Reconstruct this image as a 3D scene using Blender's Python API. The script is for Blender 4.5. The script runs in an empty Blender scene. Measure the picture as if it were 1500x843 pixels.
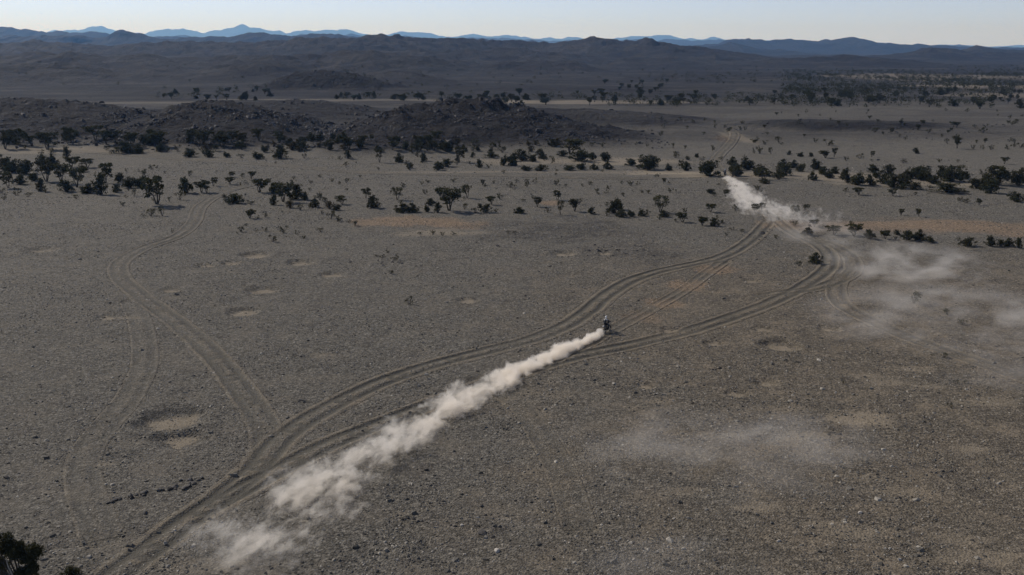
import bpy, bmesh, math, random
import numpy as np
from mathutils import Vector, Matrix, Euler

random.seed(7)
RNG = np.random.default_rng(7)
scene = bpy.context.scene
C = scene.collection

# ------------------------------------------------------------------ camera, sky, sun, exposure
CAM_H = 35.0                      # metres above the gravel plain (helicopter height)
FPX = 1458.0                      # focal length in photo pixels (35 mm on 36 mm, 1500 px)
HORIZON = 70.0
PITCH = math.atan((421.5 - HORIZON) / FPX)
SUN_AZ = math.radians(-54.0)      # left of the view direction (+Y), measured towards +X
SUN_EL = math.radians(37.0)

cam_data = bpy.data.cameras.new('camera')
cam_data.sensor_width = 36.0
cam_data.lens = 36.0 * FPX / 1500.0
cam_data.clip_start = 0.5
cam_data.clip_end = 120000.0
cam = bpy.data.objects.new('camera', cam_data)
C.objects.link(cam)
cam.location = (0, 0, CAM_H)
cam.rotation_euler = (math.pi / 2 - PITCH, 0, 0)
scene.camera = cam

world = bpy.data.worlds.new('World')
scene.world = world
world.use_nodes = True
wn = world.node_tree
wn.nodes.clear()
w_out = wn.nodes.new('ShaderNodeOutputWorld')
w_bg = wn.nodes.new('ShaderNodeBackground')
w_sky = wn.nodes.new('ShaderNodeTexSky')
w_sky.sky_type = 'NISHITA'
w_sky.sun_disc = False
w_sky.sun_elevation = SUN_EL
w_sky.sun_rotation = SUN_AZ
w_sky.altitude = 900.0
w_sky.air_density = 0.6
w_sky.dust_density = 0.1
w_sky.ozone_density = 3.0
w_bg.inputs['Strength'].default_value = 0.112
w_hsv = wn.nodes.new('ShaderNodeHueSaturation')       # the desert sky is washed out, evenly all over
w_hsv.inputs['Saturation'].default_value = 0.5
wn.links.new(w_sky.outputs['Color'], w_hsv.inputs['Color'])
w_tint = wn.nodes.new('ShaderNodeMix')                 # white balance of the whole sky
w_tint.data_type = 'RGBA'
w_tint.blend_type = 'MULTIPLY'
w_tint.inputs[0].default_value = 1.0
w_tint.inputs[7].default_value = (.87, .93, 1.12, 1.0)
wn.links.new(w_hsv.outputs['Color'], w_tint.inputs[6])
wn.links.new(w_tint.outputs[2], w_bg.inputs['Color'])
wn.links.new(w_bg.outputs['Background'], w_out.inputs['Surface'])

sun_data = bpy.data.lights.new('sun', 'SUN')
sun_data.energy = 4.2
sun_data.angle = math.radians(0.53)
sun_data.color = (1.0, 0.93, 0.84)
sun = bpy.data.objects.new('sun', sun_data)
C.objects.link(sun)
to_sun = Vector((math.sin(SUN_AZ) * math.cos(SUN_EL), math.cos(SUN_AZ) * math.cos(SUN_EL), math.sin(SUN_EL)))
sun.rotation_euler = to_sun.to_track_quat('Z', 'Y').to_euler()
sun.location = (-60, 60, 90)

vs = scene.view_settings
vs.view_transform = 'Standard'
vs.look = 'None'
vs.gamma = 1.0
vs.use_curve_mapping = False
vs.exposure = 0.0
scene.cycles.volume_bounces = 8
scene.render.filter_size = 1.1
scene.cycles.use_denoising = True
scene.cycles.max_bounces = 10
scene.cycles.diffuse_bounces = 2
scene.cycles.transparent_max_bounces = 8

# ------------------------------------------------------------------ pixels to directions
CP, SP = math.cos(PITCH), math.sin(PITCH)

def ray(px, py):
    px = np.asarray(px, float); py = np.asarray(py, float)
    u = (px - 750.0) / FPX; v = (py - 421.5) / FPX
    return u, CP - v * SP, -SP - v * CP          # x, y, z of the direction

def flat(px, py):
    dx, dy, dz = ray(px, py)
    t = -CAM_H / dz
    return dx * t, dy * t

def crest(pts, Y):
    """crest points given by their direction, standing at forward distance Y -> world x, z"""
    a = np.array(pts, float)
    dx, dy, dz = ray(a[:, 0], a[:, 1])
    return dx / dy * Y, np.maximum(CAM_H + dz / dy * Y, 0.0)

# ------------------------------------------------------------------ noise
def _hash(ix, iy, seed):
    h = (ix.astype(np.int64) * 374761393 + iy.astype(np.int64) * 668265263 + seed * 974634777) & 0xffffffff
    h = ((h ^ (h >> 13)) * 1274126177) & 0xffffffff
    return ((h ^ (h >> 16)) & 0xffff) / 65535.0

def vnoise(x, y, seed=0):
    ix = np.floor(x); iy = np.floor(y)
    fx = x - ix; fy = y - iy
    ix = ix.astype(np.int64); iy = iy.astype(np.int64)
    fx = fx * fx * fx * (fx * (fx * 6 - 15) + 10); fy = fy * fy * fy * (fy * (fy * 6 - 15) + 10)
    a = _hash(ix, iy, seed); b = _hash(ix + 1, iy, seed)
    c = _hash(ix, iy + 1, seed); d = _hash(ix + 1, iy + 1, seed)
    return (a + (b - a) * fx + (c - a) * fy + (a - b - c + d) * fx * fy) * 2 - 1

def fbm(x, y, octaves=4, seed=0, gain=0.5):
    s = 0.0; a = 1.0; n = 0.0
    for k in range(octaves):
        s = s + a * vnoise(x, y, seed + k * 17); n += a
        x, y = x * 1.93 + y * 0.61 + 13.7, y * 1.93 - x * 0.61 + 7.1
        a *= gain
    return s / n

def ridged(x, y, octaves=4, seed=0):
    s = 0.0; a = 1.0; n = 0.0
    for k in range(octaves):
        s = s + a * (1 - np.abs(vnoise(x, y, seed + k * 31)) * 2); n += a
        x, y = x * 1.9 + y * 0.7 + 3.3, y * 1.9 - x * 0.7 + 9.2
        a *= 0.5
    return s / n

def sstep(a, b, x):
    t = np.clip((x - a) / (b - a), 0, 1)
    return t * t * (3 - 2 * t)

# ------------------------------------------------------------------ terrain: hill layers (crest direction, distance, front / back run, roughness)
LAYERS = []

def layer(Y, front, back, rough, dark, pts, skew=0.0):
    x, z = crest(pts, Y)
    LAYERS.append((Y, front, back, rough, dark, x, z, skew))

layer(455, 100, 90, .30, 1.4, [(-700, 150), (-300, 152), (0, 148), (60, 149), (110, 152), (150, 157), (200, 162), (260, 175), (330, 186), (400, 190)])
layer(420, 78, 70, .36, 1.4, [(150, 192), (190, 182), (225, 168), (260, 157), (290, 152), (330, 153), (370, 159), (410, 170), (450, 182), (500, 192)])
layer(520, 90, 60, .22, .8, [(250, 170), (330, 155), (400, 151), (450, 151), (500, 157), (540, 163), (600, 170)])
layer(405, 72, 70, .42, 1.4, [(440, 197), (490, 190), (530, 180), (565, 170), (600, 162), (640, 156), (690, 152), (730, 156), (765, 162), (800, 170), (840, 179), (890, 188), (960, 196)])
layer(480, 60, 60, .12, .35, [(700, 170), (780, 161), (860, 160), (930, 164), (1000, 170), (1060, 177)])
layer(440, 35, 60, .12, .35, [(1040, 187), (1100, 184), (1160, 178), (1230, 177), (1300, 178), (1360, 181), (1420, 185), (1520, 186)])
layer(880, 34, 90, .20, 2.4, [(370, 131), (392, 121), (410, 113), (430, 107), (465, 103), (500, 103), (520, 107), (545, 116), (575, 124), (600, 128)])
layer(1000, 160, 120, .20, .5, [(480, 122), (530, 110), (560, 106), (600, 109), (650, 118), (690, 124)])
layer(1150, 230, 180, .30, .6, [(-800, 100), (-300, 96), (0, 100), (60, 98), (110, 103), (160, 107), (210, 112), (260, 117)])
layer(1250, 280, 160, .30, .6, [(130, 112), (200, 104), (260, 103), (310, 104), (360, 97), (410, 93), (440, 97), (480, 105), (520, 110)])
layer(1500, 300, 260, .28, .5, [(-800, 88), (-300, 84), (0, 84), (90, 82), (160, 88), (230, 86), (300, 90), (370, 87), (450, 83), (500, 79), (560, 82), (620, 86), (700, 95), (800, 104)])
layer(1450, 300, 200, .28, .5, [(640, 106), (700, 96), (740, 91), (790, 93), (840, 97), (880, 103), (930, 106)])
layer(1900, 380, 300, .28, .45, [(420, 84), (470, 78), (530, 75), (580, 74), (640, 76), (700, 78), (760, 77), (820, 82), (880, 86), (940, 88), (1000, 90), (1060, 92), (1120, 94), (1180, 96.5)])
layer(2400, 480, 400, .24, .45, [(-900, 68), (-300, 66), (0, 65), (50, 64), (100, 66), (150, 68), (200, 64.5), (260, 63), (310, 66), (370, 66), (420, 62), (470, 58.5), (520, 56), (560, 55.5), (610, 58), (660, 59), (720, 61), (770, 63), (815, 64.5), (845, 60.5), (870, 57), (893, 60), (912, 64), (940, 61.5), (965, 63.5), (1000, 68), (1050, 73), (1100, 79), (1150, 86), (1200, 91.5)])
layer(2000, 350, 250, .22, .5, [(1030, 95), (1090, 90), (1150, 87), (1200, 88), (1260, 86), (1310, 88), (1350, 92), (1400, 95.5)])
layer(2900, 350, 350, .25, .4, [(1230, 86), (1280, 82), (1330, 76), (1365, 71.5), (1390, 72), (1430, 76.5), (1480, 79), (1560, 78), (1700, 74), (2300, 70)])
layer(3500, 350, 350, .22, .4, [(1370, 82), (1400, 76), (1437, 67.5), (1465, 72), (1500, 74.5), (1560, 73), (1700, 70), (2300, 68)])

def hills_smooth(x, y):
    h = np.zeros_like(x); dk = np.zeros_like(x); rg = np.zeros_like(x); sc = np.ones_like(x)
    for (Y, f, b, rough, dark, cx, cz, skew) in LAYERS:
        m = (y > Y - f * 1.6) & (y < Y + b * 1.6)
        if not m.any():
            continue
        xx = x[m] * Y / np.maximum(y[m], 1.0) if Y > 1400 else x[m]
        yy = y[m] + f * 0.25 * vnoise(x[m] / (f * 0.9), y[m] / (f * 0.9), 91)
        z = np.interp(xx, cx, cz, left=0, right=0) if cz[0] < 1 and cz[-1] < 1 else np.interp(xx, cx, cz)
        t = np.where(yy < Y, (Y - yy) / f, (yy - Y) / b)
        s = np.clip(1 - t, 0, 1)
        s = s * s * (3 - 2 * s) * 0.55 + s * 0.45
        hz = z * s
        cur = h[m]
        win = hz > cur
        h[m] = np.where(win, hz, cur)
        dk[m] = np.where(win, dark * sstep(0.3, 3.5, hz), dk[m])
        rg[m] = np.where(win, rough, rg[m])
        sc[m] = np.where(win, 1.0 if Y < 600 else (2.0 if Y < 1100 else 3.4), sc[m])
    return h, dk, rg, sc

# ------------------------------------------------------------------ tracks (centre lines, half gauge, strength)
def world_line(pts):
    a = np.array(pts, float)
    x, y = flat(a[:, 0], a[:, 1])
    return np.stack([x, y], 1)

def smooth_line(P, step):
    n = len(P)
    d = np.r_[0, np.cumsum(np.linalg.norm(np.diff(P, axis=0), axis=1))]
    m = np.zeros_like(P)
    m[1:-1] = (P[2:] - P[:-2]) / (d[2:] - d[:-2])[:, None]
    m[0] = (P[1] - P[0]) / (d[1] - d[0]); m[-1] = (P[-1] - P[-2]) / (d[-1] - d[-2])
    out = []
    for i in range(n - 1):
        L = d[i + 1] - d[i]
        k = max(2, int(L / step))
        t = np.linspace(0, 1, k, endpoint=False)[:, None]
        h00 = 2 * t**3 - 3 * t**2 + 1; h10 = t**3 - 2 * t**2 + t
        h01 = -2 * t**3 + 3 * t**2; h11 = t**3 - t**2
        out.append(h00 * P[i] + h10 * L * m[i] + h01 * P[i + 1] + h11 * L * m[i + 1])
    out.append(P[-1:])
    return np.concatenate(out)

# name, pixel polyline, half gauge, half ribbon width, strength, label
TRACKS = [
    ('upper', [(300, 748), (345, 716), (378, 685), (402, 655), (430, 630), (490, 594), (560, 561), (640, 535), (720, 514), (780, 498), (830, 478), (860, 458), (885, 436), (912, 417), (950, 402), (1000, 390), (1050, 379), (1085, 362), (1110, 343), (1128, 322)], .88, 2.3, 1.0,
     'gravel vehicle track with twin ruts swinging left of the rider'),
    ('lower', [(90, 905), (161, 850), (225, 803), (284, 759), (375, 709), (430, 679), (485, 651), (571, 616), (650, 586), (760, 549), (830, 528), (870, 518), (926, 505), (1000, 487), (1075, 463), (1139, 439), (1190, 412), (1214, 391), (1214, 372), (1196, 357), (1166, 343), (1142, 326), (1120, 306), (1095, 285), (1075, 270), (1063, 259), (1056, 250)], .86, 2.2, 1.0,
     'rutted dirt track that the dust plume follows, bending round the dark bush'),
    ('tan', [(690, 574), (760, 551), (810, 530), (850, 510), (890, 487), (945, 457), (1000, 425), (1030, 404), (1060, 383)], .55, 1.6, .55,
     'tan sandy wheel track running from the rider up to the gravel track'),
    ('left', [(372, 690), (392, 655), (386, 620), (352, 570), (302, 512), (250, 466), (205, 432), (176, 404), (178, 384), (212, 363), (258, 346), (283, 326), (295, 302), (328, 282), (372, 270)], .88, 2.0, .6,
     'faint pale wheel track curving across the plain to the flat-topped trees'),
    ('faint', [(150, 790), (122, 700), (130, 655), (188, 585), (212, 535), (206, 475), (192, 440)], .85, 1.8, .3,
     'very faint pair of wheel marks beside the sandy hollow'),
    ('bend', [(1120, 432), (1185, 424), (1222, 414), (1250, 396), (1246, 376), (1222, 360), (1190, 350)], .85, 1.9, .65,
     'loop of wheel ruts cutting the corner outside the bend'),
    ('right', [(1246, 390), (1228, 412), (1226, 432), (1240, 450), (1275, 468), (1330, 492), (1400, 518), (1470, 542), (1560, 575)], .85, 1.9, .75,
     'pale wheel track leaving the bend along the thin drifting dust'),
    ('plain', [(700, 560), (760, 592), (800, 650), (828, 705), (850, 775)], .8, 1.6, .32,
     'barely visible wheel marks crossing brown gravel beside the dust plume'),
    ('far', [(1060, 255), (1053, 247), (1047, 238), (1056, 226), (1072, 212), (1076, 200), (1066, 190)], .9, 2.4, .4,
     'pale wheel track climbing the grey slope ahead of the far rider'),
    ('belt', [(-60, 219), (60, 221), (180, 227), (300, 236), (420, 244), (520, 252), (640, 256), (780, 259), (900, 262), (1000, 260), (1055, 258)], .9, 2.6, .6,
     'straight pale track skirting the belt of desert trees'),
]
LINES = []
for nm, pts, g, w, s, lab in TRACKS:
    P = world_line(pts)
    LINES.append((nm, smooth_line(P, 0.35), g, w, s, lab))

SEGS = [(L[1][:-1], L[1][1:], L[2], L[3], L[4]) for L in LINES]

def track_profile(x, y):
    """height offset, rut mask, berm mask, ribbon core mask: the same function everywhere"""
    n = len(x)
    dz = np.zeros(n); rut = np.zeros(n); berm = np.zeros(n); core = np.zeros(n)
    for li, (nm, P, g, w, s, lab) in enumerate(LINES):
        lo = P.min(0) - w - 1; hi = P.max(0) + w + 1
        idx = np.nonzero((x > lo[0]) & (x < hi[0]) & (y > lo[1]) & (y < hi[1]))[0]
        if len(idx) == 0:
            continue
        # coarse buckets along the line
        K = 24
        for k in range(0, len(P) - 1, K):
            Q = P[k:k + K + 1]
            qlo = Q.min(0) - w - .6; qhi = Q.max(0) + w + .6
            j = idx[(x[idx] > qlo[0]) & (x[idx] < qhi[0]) & (y[idx] > qlo[1]) & (y[idx] < qhi[1])]
            if len(j) == 0:
                continue
            px = x[j][:, None]; py = y[j][:, None]
            A = Q[:-1]; D = Q[1:] - A; L2 = (D * D).sum(1)
            t = np.clip(((px - A[:, 0]) * D[:, 0] + (py - A[:, 1]) * D[:, 1]) / L2, 0, 1)
            ex = px - (A[:, 0] + t * D[:, 0]); ey = py - (A[:, 1] + t * D[:, 1])
            dd = ex * ex + ey * ey
            b = dd.argmin(1)
            r = np.arange(len(j))
            sd = np.sqrt(dd[r, b]) * np.sign(D[b, 0] * ey[r, b] - D[b, 1] * ex[r, b])
            xx = x[j]; yy = y[j]
            q = sd + 0.09 * vnoise(xx / 4.0, yy / 4.0, 40 + li) + 0.035 * vnoise(xx / .9, yy / .9, 41 + li)
            mod = s * (0.85 + (.22 if s > .9 else .4) * vnoise(xx / 7, yy / 7, 50 + li))
            a = np.abs(q)
            R = mod * np.exp(-(np.abs(a - g) / 0.42) ** 2.6)
            B = mod * (np.exp(-((a - g - .58) / .16) ** 2) + 0.55 * np.exp(-(a / .2) ** 2) + .45 * np.exp(-((a - g - 1.0) / .3) ** 2))
            far = sstep(w, w * .75, np.abs(sd))
            z = (-0.12 * R + 0.06 * B) * far
            dz[j] = np.where(np.abs(z) > np.abs(dz[j]), z, dz[j])
            rut[j] = np.maximum(rut[j], R * far); berm[j] = np.maximum(berm[j], B * far)
            core[j] = np.maximum(core[j], sstep(w * .95, w * .7, np.abs(sd)))
    return dz, rut, np.clip(berm * (1 - rut), 0, 1), core

# ------------------------------------------------------------------ hollows with pale sandy floors, and patches of sand and stain
PITS = [(340, 385, 34), (303, 388, 32), (374, 373, 46), (440, 384, 42), (388, 423, 52), (355, 457, 52), (488, 401, 40), (160, 464, 36),
        (250, 612, 100), (266, 642, 74), (1102, 411, 28), (1142, 505, 62), (1045, 502, 36), (1118, 481, 30), (1122, 560, 46), (1080, 576, 40),
        (685, 441, 36), (826, 371, 42), (886, 371, 22), (945, 567, 34), (60, 366, 46), (250, 424, 34), (1215, 481, 34), (985, 484, 40)]
PITW = []
for (px, py, w) in PITS:
    x, y = flat(px, py)
    dist = math.hypot(float(x), float(y))
    PITW.append((float(x), float(y), w / FPX * math.hypot(dist, CAM_H) * .5))
# pale sand, orange tan, dark stone: px, py, radius x m, radius y m, amount
SAND = [(1180, 640, 3.5, 1.2, .45), (1330, 720, 3.0, 1.0, .4), (1210, 770, 2.5, .7, .45), (1400, 790, 3, .8, .4), (1010, 720, 2.5, .8, .35), (1150, 600, 3, 1.2, .4), (1450, 590, 3.5, 1.4, .4), (300, 830, 4, 1.2, .3), (960, 590, 2, .8, .4), (1340, 540, 3, 1.2, .4), (1265, 615, 3.6, 2.0, .8), (1300, 560, 3, 1.5, .5), (1430, 660, 2.5, 1.2, .6), (1255, 780, 3, 1.0, .5), (1440, 815, 4, 1.2, .5), (640, 342, 9, 4, .6),
        (1110, 745, 2.4, .9, .5), (1270, 700, 2.6, .8, .35), (1365, 566, 2.0, 1.0, .5), (1270, 550, 2.6, 1.1, .45), (1060, 640, 3, 1, .3),
        (185, 466, 3, 1, .4), (150, 680, 1.6, .6, .4), (470, 523, 1.5, 1.2, .4), (905, 236, 26, 10, .7), (1170, 258, 34, 8, .6), (800, 236, 40, 9, .6),
        (1000, 254, 20, 3.5, 1.), (1040, 259, 9, 3, 1.), (960, 251, 14, 4, .8), (1275, 264, 20, 6, .8), (1350, 270, 22, 6, .6), (790, 149, 50, 22, .7), (860, 150, 80, 22, .6), (600, 147, 90, 14, .4),
        (430, 146, 50, 10, .4), (190, 151, 60, 12, .3), (1425, 128, 60, 90, .7), (1390, 114, 110, 120, .5), (1480, 140, 60, 40, .5), (70, 222, 40, 8, .5),
        (1080, 205, 5, 30, .5), (1330, 116, 100, 100, .5), (770, 252, 60, 3, .4)]
TAN = [(590, 324, 7, 7, 1.), (640, 326, 9, 6, 1.), (545, 326, 5, 5, .8), (680, 330, 6, 5, .7), (1250, 333, 14, 8, .8), (1320, 331, 16, 8, 1.), (1400, 333, 16, 9, 1.),
       (1480, 336, 16, 9, .9), (1560, 338, 16, 9, .9), (1050, 395, 3.5, 4, .9), (1010, 418, 3, 4, .9), (970, 445, 3, 3.5, .8), (1130, 330, 3, 5, .8), (1150, 327, 4, 4, .9),
       (940, 465, 3, 3, .5), (860, 505, 2, 2, .4), (520, 590, 1, 1, .3), (805, 297, 3, 4, .9), (1060, 208, 4, 12, .7)]
DARK = [(270, 180, 40, 40, 1.), (100, 190, 60, 30, .7), (690, 185, 45, 40, .8), (930, 370, 9, 12, .35), (880, 365, 5, 5, .3), (1250, 183, 40, 20, .7), (1330, 190, 30, 12, .4),
        (465, 120, 40, 60, 1.), (860, 335, 12, 14, .5), (780, 338, 12, 12, .4)]
def blobs(lst):
    out = []
    for (px, py, rx, ry, a) in lst:
        x, y = flat(px, py)
        out.append((float(x), float(y), rx, ry, a))
    return out
SANDW, TANW, DARKW = blobs(SAND), blobs(TAN), blobs(DARK)

def blob_mask(x, y, lst, seed):
    m = np.zeros_like(x)
    for (bx, by, rx, ry, a) in lst:
        k = np.nonzero((np.abs(x - bx) < rx * 2.2) & (np.abs(y - by) < ry * 2.2))[0]
        if len(k) == 0:
            continue
        q = ((x[k] - bx) / rx) ** 2 + ((y[k] - by) / ry) ** 2
        q = np.sqrt(q) + 0.55 * fbm(x[k] / (rx * .5), y[k] / (ry * .5), 3, seed)
        m[k] = np.maximum(m[k], a * sstep(1.25, .45, q))
    return m

def height(x, y, with_tracks=True):
    """terrain height of the place and its ground masks at world x, y"""
    shp = np.shape(x)
    x = np.asarray(x, float).ravel(); y = np.asarray(y, float).ravel()
    r = np.hypot(x, y)
    h, dk, rg, lsc = hills_smooth(x, y)
    # broken rock on the hills: folded strata and crags
    m = h > 0.02
    if m.any():
        xm, ym = x[m], y[m]
        hh = h[m]
        sc = lsc[m]
        amp = hh * rg[m]
        n = 0.75 * ridged((xm + .5 * ym) / (26 * sc), (ym - .3 * xm) / (15 * sc), 4, 5) + 0.45 * fbm(xm / (7 * sc), ym / (6 * sc), 3, 8) - .1
        crag = np.maximum(0, fbm(xm / (4.5 * sc), ym / (4.0 * sc), 3, 12) - .05) * 1.5 * np.minimum(1.2, np.maximum(dk[m], np.where(sc > 1.5, .8, 0))) * np.minimum(1, hh / 3)
        hum = np.where(sc > 3, 1.0, 0.0) * np.minimum(1, hh / 9) * (9.0 * (ridged(xm / 210, ym / 260, 3, 15) - .25) + 5.0 * (ridged(xm / 75, ym / 110, 3, 16) - .3))
        hh = hh + hum * np.where(r[m] > 2100, .45, 1.0)
        h[m] = np.maximum(hh + amp * n * np.where(sc > 1.5, 1.15, .9) + crag * sc ** .5, 0.0)
    lowland = sstep(3.0, 0.2, h)
    h = h + lowland * (0.30 * fbm(x / 38, y / 38, 3, 21) + 0.07 * fbm(x / 6.5, y / 6.5, 3, 22)) * sstep(6000, 900, r)
    nearm = r < 330
    if nearm.any():
        h[nearm] += 0.035 * fbm(x[nearm] / 1.3, y[nearm] / 1.3, 2, 23)
    sand = blob_mask(x, y, SANDW, 61); tan = blob_mask(x, y, TANW, 62)
    dark = np.maximum(blob_mask(x, y, DARKW, 63) * .7, dk)
    for (bx, by, br) in PITW:
        k = np.nonzero((np.abs(x - bx) < br * 1.8) & (np.abs(y - by) < br * 1.8))[0]
        if len(k) == 0:
            continue
        q = np.hypot(x[k] - bx, y[k] - by) / br + .30 * fbm(x[k] / br * 1.3 + bx, y[k] / br * 1.3, 3, 64)
        h[k] += -0.15 * br * sstep(1.05, .55, q) + 0.03 * br * np.exp(-((q - 1.2) / .2) ** 2)
        sand[k] = np.maximum(sand[k], .75 * sstep(.75, .3, q + .35 * fbm(x[k] / br * 2.6, y[k] / br * 2.6, 2, 65)))
    rut = np.zeros_like(x); berm = np.zeros_like(x); core = np.zeros_like(x)
    if with_tracks:
        dz, rut, berm, core = track_profile(x, y)
        h = h + dz
    rel = x / np.maximum(y, 1)
    outer = sstep(520, 760, y + 60 * fbm(x / 90, y / 90, 3, 66)) * (1 - .25 * sstep(.12, .25, rel) * sstep(1300, 900, y))
    near = sstep(365, 400, y) * (.32 + .33 * sstep(.14, .0, rel))
    hillm = np.clip(np.maximum(np.maximum(1 - lowland, outer), near) * (1 - .9 * sand), 0, 1)
    return h.reshape(shp), dict(sand=sand, tan=tan, dark=dark, rut=rut, berm=berm, core=core, hill=hillm)

def hit(px, py):
    """where the sight line of a pixel meets the terrain"""
    px = np.atleast_1d(np.asarray(px, float)); py = np.atleast_1d(np.asarray(py, float))
    dx, dy, dz = ray(px, py)
    Y = np.geomspace(40, 9000, 900)
    X = (dx / dy)[:, None] * Y; Z = CAM_H + (dz / dy)[:, None] * Y
    YY = np.broadcast_to(Y, X.shape).copy()
    hs = hills_smooth(X.ravel(), YY.ravel())[0]
    below = Z < hs.reshape(X.shape)
    k = below.argmax(1); k[~below.any(1)] = len(Y) - 1
    k = np.maximum(k, 1)
    r = np.arange(len(px))
    za = Z[r, k - 1] - hs.reshape(X.shape)[r, k - 1]; zb = Z[r, k] - hs.reshape(X.shape)[r, k]
    t = np.clip(za / np.maximum(za - zb, 1e-9), 0, 1)
    y = Y[k - 1] * (1 - t) + Y[k] * t
    x = dx / dy * y
    return x, y

def zat(x, y):
    h, _ = height(np.atleast_1d(np.asarray(x, float)), np.atleast_1d(np.asarray(y, float)))
    return h

# ------------------------------------------------------------------ mesh helpers
def mesh_np(name, verts, faces, mat=None, smooth=False, attrs=None):
    """faces: (n,3) or (n,4) int array"""
    me = bpy.data.meshes.new(name)
    verts = np.asarray(verts, np.float32); faces = np.asarray(faces, np.int32)
    nv, nf, k = len(verts), len(faces), faces.shape[1]
    me.vertices.add(nv); me.vertices.foreach_set('co', verts.ravel())
    me.loops.add(nf * k); me.loops.foreach_set('vertex_index', faces.ravel())
    me.polygons.add(nf)
    me.polygons.foreach_set('loop_start', np.arange(0, nf * k, k, dtype=np.int32))
    me.polygons.foreach_set('loop_total', np.full(nf, k, np.int32))
    me.polygons.foreach_set('use_smooth', np.full(nf, smooth, bool))
    if attrs:
        for a, v in attrs.items():
            at = me.attributes.new(a, 'FLOAT', 'POINT')
            at.data.foreach_set('value', np.asarray(v, np.float32).ravel())
    me.update(calc_edges=True)
    if mat:
        me.materials.append(mat)
    return me

def link(name, me, parent=None, loc=None):
    o = bpy.data.objects.new(name, me)
    C.objects.link(o)
    if parent:
        o.parent = parent
    if loc is not None:
        o.location = loc
    return o

def tag(o, label=None, cat=None, group=None, kind=None):
    if label: o['label'] = label
    if cat: o['category'] = cat
    if group: o['group'] = group
    if kind: o['kind'] = kind
    return o

# ------------------------------------------------------------------ material helpers
class NT:
    def __init__(self, name):
        self.mat = bpy.data.materials.new(name)
        self.mat.use_nodes = True
        self.t = self.mat.node_tree
        self.t.nodes.clear()
        self.out = self.t.nodes.new('ShaderNodeOutputMaterial')
    def n(self, typ, **kw):
        nd = self.t.nodes.new(typ)
        for k, v in kw.items():
            setattr(nd, k, v)
        return nd
    def l(self, a, b):
        self.t.links.new(a, b)
    def put(self, sock, v):
        if isinstance(v, bpy.types.NodeSocket):
            self.l(v, sock)
        elif v is not None:
            if sock.type == 'RGBA' and hasattr(v, '__len__') and len(v) == 3:
                v = (*v, 1.0)
            sock.default_value = v
    def math(self, op, a, b=None, c=None, clamp=False):
        nd = self.n('ShaderNodeMath', operation=op, use_clamp=clamp)
        self.put(nd.inputs[0], a)
        if b is not None: self.put(nd.inputs[1], b)
        if c is not None: self.put(nd.inputs[2], c)
        return nd.outputs[0]
    def mix(self, f, a, b, mode='MIX'):
        nd = self.n('ShaderNodeMix', data_type='RGBA', blend_type=mode)
        self.put(nd.inputs[0], f); self.put(nd.inputs[6], a); self.put(nd.inputs[7], b)
        return nd.outputs[2]
    def noise(self, vec, scale, detail=3.0, rough=.55, dist=0.0):
        nd = self.n('ShaderNodeTexNoise')
        if vec is not None: self.l(vec, nd.inputs['Vector'])
        nd.inputs['Scale'].default_value = scale; nd.inputs['Detail'].default_value = detail
        nd.inputs['Roughness'].default_value = rough; nd.inputs['Distortion'].default_value = dist
        return nd.outputs['Fac']
    def voro(self, vec, scale, out='Color', feature='F1'):
        nd = self.n('ShaderNodeTexVoronoi', feature=feature)
        if vec is not None: self.l(vec, nd.inputs['Vector'])
        nd.inputs['Scale'].default_value = scale
        return nd.outputs[out]
    def ramp(self, f, *stops):
        nd = self.n('ShaderNodeValToRGB')
        e = nd.color_ramp.elements
        while len(e) < len(stops): e.new(.5)
        for el, (p, c) in zip(e, stops):
            el.position = p
            el.color = (*c, 1) if len(c) == 3 else c
        self.put(nd.inputs[0], f)
        return nd.outputs[0]
    def maprange(self, v, a, b, c=0.0, d=1.0, smooth=False):
        nd = self.n('ShaderNodeMapRange')
        nd.interpolation_type = 'SMOOTHSTEP' if smooth else 'LINEAR'
        self.put(nd.inputs[0], v)
        for i, q in zip((1, 2, 3, 4), (a, b, c, d)):
            self.put(nd.inputs[i], q)
        return nd.outputs[0]
    def attr(self, name):
        return self.n('ShaderNodeAttribute', attribute_name=name).outputs['Fac']
    def sep(self, v):
        nd = self.n('ShaderNodeSeparateXYZ'); self.l(v, nd.inputs[0])
        return nd.outputs
    def bsdf(self, color, rough=.9, normal=None, spec=.2, **kw):
        nd = self.n('ShaderNodeBsdfPrincipled')
        self.put(nd.inputs['Base Color'], color); self.put(nd.inputs['Roughness'], rough)
        nd.inputs['Specular IOR Level'].default_value = spec
        for k, v in kw.items():
            self.put(nd.inputs[k], v)
        if normal is not None: self.l(normal, nd.inputs['Normal'])
        self.l(nd.outputs[0], self.out.inputs['Surface'])
        return nd
    def bump(self, h, strength=1.0, dist=1.0, normal=None):
        nd = self.n('ShaderNodeBump')
        nd.inputs['Strength'].default_value = strength
        self.put(nd.inputs['Distance'], dist)
        self.l(h, nd.inputs['Height'])
        if normal is not None: self.l(normal, nd.inputs['Normal'])
        return nd.outputs[0]

def simple_mat(name, color, rough=.8, spec=.3, var=.25, scale=30.0, metal=0.0):
    m = NT(name)
    g = m.n('ShaderNodeTexCoord').outputs['Object']
    f = m.noise(g, scale, 3)
    c = m.mix(f, tuple(q * (1 - var) for q in color), tuple(min(1, q * (1 + var)) for q in color))
    m.bsdf(c, rough, spec=spec, Metallic=metal)
    return m.mat

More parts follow.
